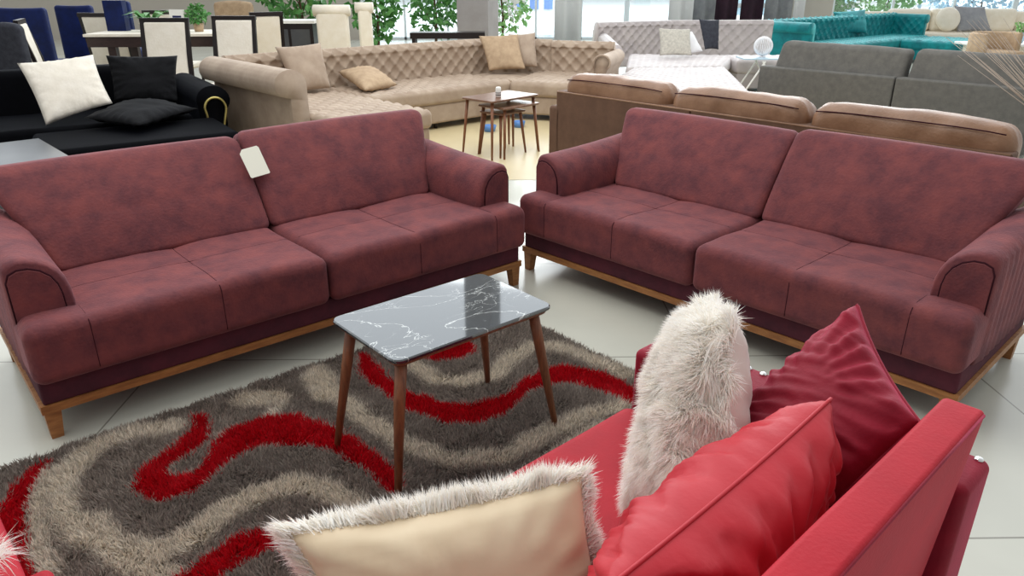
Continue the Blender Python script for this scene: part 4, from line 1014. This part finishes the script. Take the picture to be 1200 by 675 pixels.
new_mesh('backrest', v, fcs, 'beige_cloth', parent=rbx)
for k in range(4): a = RD(45+90*k); MB().tube([(0.28*cos(a), 0.28*sin(a), 0.13), (0.31*cos(a), 0.31*sin(a), 0)], [0.02, 0.014], 8).build('leg', 'oak_wood', rbx, True)

# dried grass stems at the right edge
dg = at(1222, 205, 0.0)
pg = thing('dried_grass_vase', 'vase of tall dried beige grass stems at the right edge of the photo', 'vase', (3.72, 4.95, 0))
MB().lathe([(0.10, 0), (0.13, 0.2), (0.09, 0.42), (0.07, 0.5), (0.065, 0.5)], 20).build('vase', 'charcoal_cloth', pg, True)
r = random.Random(3); st = MB()
for k in range(26):
    a = r.uniform(2.7, 3.5); L_ = r.uniform(0.45, 0.95); h_ = r.uniform(0.85, 1.15)
    st.tube([(0, 0, 0.4), (L_*0.35*cos(a), L_*0.2*sin(a), 0.4+h_*0.45), (L_*cos(a), L_*0.4*sin(a), 0.4+h_*0.85)], [0.002, 0.0035, 0.001], 5)
st.build('stems', 'stem_dry', pg, True)

# ------------------------------------------------------------------ black velvet sofa
BK = (-3.50, 7.75, 0); bka = RD(34)
bs = thing('black_velvet_sofa', 'black velvet corner sofa with studded scroll arm behind the left burgundy sofa', 'sofa', BK, bka)
KM = 'black_velvet'
rbox('seat', (-3.2, 0.0, -1.0, -0.02, 0.08, 0.43), 0.05, KM, bs, 0.08, lambda P: P+np.stack([0*P[:, 0], 0*P[:, 0], 0.01*snoise(P, 6, 3, 2)*(P[:, 2] > 0.4)], 1))
rbox('chaise_seat', (-1.3, 0.18, -1.9, -1.005, 0.08, 0.40), 0.05, KM, bs, 0.1)
rbox('backrest', (-3.3, 0.05, -0.02, 0.24, 0.08, 0.81), 0.07, KM, bs, 0.08)
pr = [(0.0, 0.08), (0.0, 0.50)]+[(0.14+0.15*cos(pi-k*pi*1.2/12), 0.55+0.13*sin(pi-k*pi*1.2/12)) for k in range(13)]+[(0.24, 0.40), (0.24, 0.08)]
arm_ = run('arm', (0.05, 0.22), (0.05, -1.02), pr, KM, bs, lambda S, D, L, T: 0*S)
# studded horseshoe on the front of the arm
sc_ = []
for k in range(0, 33):
    t_ = k/32
    if t_ < 0.25: sc_.append((0.055+0.01*sin(t_*4*pi), 0.26+0.20*t_/0.25))
    elif t_ < 0.75: a = pi-(t_-0.25)/0.5*pi*1.1; sc_.append((0.145+0.095*cos(a), 0.475+0.10*sin(a)))
    else: sc_.append((0.235-0.05*(t_-0.75)/0.25, 0.44-0.18*(t_-0.75)/0.25))
MB().tube([(0.05+x, -1.033, z) for x, z in sc_], 0.011, 8).build('stud_trim', 'brass', arm_, True)
sofa_legs(bs, [(-0.0, -1.8), (-1.2, -1.8), (-2.9, -0.9), (-2.9, 0.1), (-0.1, 0.1)])
pilY('off-white cushion leaning on the back of the black sofa', [(54, 147), (132, 121), (109, 64), (20, 74)], [6.35, 6.75, 7.0, 6.6], 0.16, 'offwhite_cloth', 81, wr=0.010, name='scatter_cushion')
pilY('black cushion standing against the back of the black sofa', [(134, 118), (209, 120), (208, 65), (124, 65)], [7.05, 7.3, 7.5, 7.2], 0.14, 'black_cotton', 82, wr=0.014)
pil('black cushion lying flat on the seat of the black sofa', [(98, 138), (163, 147), (232, 127), (160, 116)], [0.50, 0.48, 0.50, 0.54], 0.16, 'black_cotton', 83, wr=0.012, power=0.5)

gtab = thing('grey_side_table', 'low glossy grey table between the black sofa and the left burgundy sofa', 'table', (*at(45, 162, 0.46).xy, 0), RD(-47))
MB().box(0, 1.05, -1.5, 0, 0.425, 0.46).build('tabletop', 'grey_gloss', gtab)
MB().box(0.08, 0.97, -1.42, -0.08, 0.0, 0.425).build('plinth', 'grey_gloss', gtab)

# ------------------------------------------------------------------ dining group, back left
def dining_chair(label, loc, rz, frame='black_lacquer', pad='offwhite_cloth', w_=0.50, top=1.12, d_=0.48, seatz=0.47):
    t = thing('dining_chair', label, 'dining chair', loc, rz)     # faces -y; its back at +y
    rbox('seat', (-w_/2, w_/2, -d_/2, d_/2-0.03, seatz-0.08, seatz), 0.03, pad, t, 0.1)
    for sx_ in (-1, 1): MB().tube([(sx_*(w_/2-0.03), -d_/2+0.03, seatz-0.07), (sx_*(w_/2-0.03), -d_/2+0.02, 0)], [0.024, 0.017], 8).build('leg', frame, t)
    bf = MB()
    for sx_ in (-1, 1):
        v = []
        for z, y, hw_ in ((0, d_/2+0.03, 0.018), (seatz, d_/2-0.02, 0.024), (seatz+0.3, d_/2+0.02, 0.024), (top, d_/2+0.11, 0.02)):
            for ax, ay in ((-1, -1), (1, -1), (1, 1), (-1, 1)): v.append((sx_*(w_/2-0.024)+ax*hw_, y+ay*0.018, z))
        fcs = [(q*4+j, q*4+(j+1) % 4, q*4+4+(j+1) % 4, q*4+4+j) for q in range(3) for j in range(4)]+[(3, 2, 1, 0), (12, 13, 14, 15)]
        MB().add(v, fcs).build('rear_leg', frame, t)
    MB().box(-w_/2+0.001, w_/2-0.001, d_/2+0.085, d_/2+0.13, top-0.045, top+0.002).build('top_rail', frame, t)
    P, Fc = rbox_data(-w_/2+0.045, w_/2-0.045, -0.022, 0.028, seatz+0.02, top-0.045, 0.018, 0.08)
    P[:, 1] += d_/2-0.02+(P[:, 2]-seatz)/(top-seatz)*0.125
    new_mesh('back_pad', P, Fc, pad, parent=t)
    return t
def ch_at(u, v, Y, top, **k): p = atY(u, v, Y); return (p.x, Y, 0)
pA, pB = atY(185, 22, 8.9), atY(262, 20, 8.9)
dc = dining_chair('cream and black dining chair seen from behind, directly above the black cushions', (pA.x, 8.75, 0), RD(2), w_=0.56, top=pA.z, d_=0.46)
dining_chair('cream and black dining chair seen from behind, next to the beige sofa arm', (pB.x, 8.85, 0), RD(-2), w_=0.52, top=pB.z, d_=0.46)
pC = atY(304, 13, 9.9)
dining_chair('pale yellow and black dining chair turned sideways at the right end of the dining table', (pC.x, 9.9, 0), RD(-150), pad='cream_leather', w_=0.40, top=pC.z)
pD = atY(32, 23, 8.6)
dining_chair('cream and black dining chair seen edge-on at the left end, nearest the navy chairs', (pD.x+0.22, 8.75, 0), RD(112), w_=0.46, top=pD.z)
pE = atY(101, 14, 10.6)
dining_chair('cream ribbed dining chair with a dark top rail, left of the dining table', (pE.x+0.38, 10.6, 0), RD(176), w_=0.60, top=pE.z)
pF = atY(178, 13, 10.6)
dining_chair('cream dining chair on the far side of the dining table', (pF.x, 11.2, 0), RD(180), w_=0.50, top=pF.z)
tz = atY(180, 31, 9.6).z
xa, xb = atY(104, 31, 9.5).x, atY(284, 31, 9.5).x
dtb = thing('dining_table', 'dark wooden dining table with a pale marble top behind the black sofa', 'dining table', ((xa+xb)/2, 9.75, 0), RD(4))
hwid = (xb-xa)/2; tz = 0.98
MB().box(-hwid, hwid, -0.42, 0.42, tz-0.03, tz).build('tabletop', 'offwhite_cloth', dtb)
MB().box(-hwid+0.02, hwid-0.02, -0.40, 0.40, tz-0.15, tz-0.03).build('apron', 'dark_brown_wood', dtb)
for sx_ in (-1, 1):
    for sy_ in (-1, 1): MB().box(sx_*(hwid-0.28)-0.045, sx_*(hwid-0.28)+0.045, sy_*0.32-0.045, sy_*0.32+0.045, 0, tz-0.15).build('leg', 'dark_brown_wood', dtb)
pp = thing('potted_fern', 'broad-leaved green plant on the dining table', 'potted plant', (atY(172, 18, 9.8).x, 9.85, tz))
MB().lathe([(0.09, 0), (0.13, 0.10), (0.12, 0.10), (0.10, 0.03)], 18).build('pot', 'cream_leather', pp, True)
f = MB(); r_ = np.random.default_rng(5)
for k in range(26):
    a = r_.uniform(0, 6.28); L_ = r_.uniform(0.2, 0.36); 
    P0 = np.array([0, 0, 0.08]); dr = np.array([cos(a), sin(a), 0.75]); p1 = P0+dr*L_*0.6; p2 = P0+np.array([cos(a)*L_*1.15, sin(a)*L_*1.15, L_*0.35]); s_ = np.array([-sin(a), cos(a), 0])*0.035
    f.add([P0, p1+s_, p1-s_, p2], [(0, 1, 2), (1, 3, 2)])
f.build('foliage', 'leaf_green', pp)
pt = thing('topiary', 'little round topiary in a beige pot at the right of the dining table', 'potted plant', (atY(231, 20, 9.75).x, 9.75, tz))
MB().lathe([(0.05, 0), (0.065, 0.10), (0.06, 0.10)], 14).build('pot', 'beige_cloth', pt, True)
f = MB(); foliage(f, (0, 0, 0.2), (0.12, 0.12, 0.13), 220, 0.06, seed=8); f.build('foliage', 'leaf_green', pt)
cd = thing('table_card', 'white standing card with a dark blue picture on the dining table', 'card', (atY(207, 18, 9.7).x, 9.7, tz), RD(-12))
MB().box(-0.10, 0.10, 0, 0.02, 0, 0.26).build('card', 'white_paint', cd); MB().box(-0.06, 0.06, -0.002, 0.0, 0.09, 0.19).build('picture', 'navy_velvet', cd)
bb = tag(MB().box(-0.12, 0.12, 0, 0.12, 0, 0.36).build('blue_storage_box', 'navy_velvet'), 'tall blue box standing at the left part of the dining table', 'box'); bb.location = (atY(134, 20, 9.85).x, 9.85, tz)

def winged_chair(label, u0, u1, v, Y, m, rz=0.0, roll=False, tufted=False, depth=0.55, name='armchair', cat='chair'):
    a_, b_ = atY(u0, v, Y), atY(u1, v, Y); w_ = (b_.x-a_.x); top = a_.z
    t = thing(name, label, cat, ((a_.x+b_.x)/2, Y+0.25, 0), rz)
    rbox('seat', (-w_/2, w_/2, -0.02, depth, 0.20, 0.47), 0.05, m, t, 0.1)
    P, Fc = rbox_data(-w_/2, w_/2, -0.16, -0.02, 0.18, top-(0.05 if roll else 0), 0.05, 0.05)
    if tufted: P[:, 1] += np.where(P[:, 1] < -0.09, -1, 1)*tuft(P[:, 0], P[:, 2], 0.08, 0.08, 0.02)
    P[:, 2] += np.where(P[:, 2] > 0.6, 1, 0)*(-0.03*(P[:, 0]/(w_/2))**2 if not roll else 0)+np.where(P[:, 2] > 0.6, 1, 0)*(0.04*(P[:, 0]/(w_/2))**2 if m == 'navy_velvet' else 0)
    bko = new_mesh('backrest', P, Fc, m, parent=t)
    if roll:
        q = MB(); q.tube([(-w_/2-0.03, -0.10, top-0.075), (w_/2+0.03, -0.10, top-0.075)], 0.075, 16); q.build('rolled_top', m, bko, True)
    for x in (-w_/2+0.05, w_/2-0.05):
        for y in (-0.1, depth-0.06): MB().tube([(x, y, 0.21), (x, y, 0)], [0.022, 0.016], 8).build('leg', 'black_lacquer', t, True)
    return t
winged_chair('navy blue velvet chair with curved top, leftmost at the back', -14, 45, 10, 11.0, 'navy_velvet')
winged_chair('navy blue velvet chair with curved top, second from the left at the back', 57, 101, 7, 11.9, 'navy_velvet')
winged_chair('blue chair further back behind the two navy chairs', 122, 146, 2, 13.2, 'navy_velvet')
winged_chair('brown-grey velvet chair cut off by the left edge above the black sofa', -30, 12, 27, 7.7, 'charcoal_cloth', name='armchair')
winged_chair('cream rolled-top dining chair seen from behind, between the dining table and the beige sofa', 366, 404, 6, 10.9, 'cream_leather', roll=True, name='dining_chair')
winged_chair('cream rolled-top dining chair turned away, right of its twin', 416, 432, 3, 11.6, 'cream_leather', roll=True, name='dining_chair')
winged_chair('cream tufted armchair behind the topiary', 246, 291, 1, 12.2, 'beige_cloth', tufted=True)

# black display console with white top, and dark bench behind the beige sofa
ka, kb = atY(314, 38, 11.3), atY(366, 38, 11.3)
kc = thing('display_console', 'glossy black console with a white top behind the dining chairs', 'console', ((ka.x+kb.x)/2, 11.5, 0))
hw_ = (kb.x-ka.x)/2+0.05; kz = atY(340, 24, 11.3).z
MB().box(-hw_, hw_, -0.25, 0.25, kz-0.04, kz).build('top', 'white_paint', kc); MB().box(-hw_+0.03, hw_-0.03, -0.23, 0.23, 0, kz-0.04).build('cabinet', 'grey_gloss' if False else 'black_lacquer', kc)
MB().box(-hw_+0.08, -0.02, -0.235, -0.228, 0.35, kz-0.12).build('door', 'grey_gloss', kc); MB().box(0.02, hw_-0.08, -0.235, -0.228, 0.35, kz-0.12).build('door', 'grey_gloss', kc)
k0, k1 = atY(481, 39, 10.9), atY(568, 36, 10.9)
bb = thing('console_table', 'long thin black console table in front of the square column', 'console', ((k0.x+k1.x)/2, 10.95, 0), RD(2))
hw_ = (k1.x-k0.x)/2
MB().box(-hw_, hw_, -0.16, 0.16, k0.z-0.065, k0.z+0.015).build('tabletop', 'black_lacquer', bb)
for x in (-hw_+0.05, hw_-0.05):
    for y in (-0.12, 0.12): MB().box(x-0.025, x+0.025, y-0.025, y+0.025, 0, k0.z-0.065).build('leg', 'black_lacquer', bb)
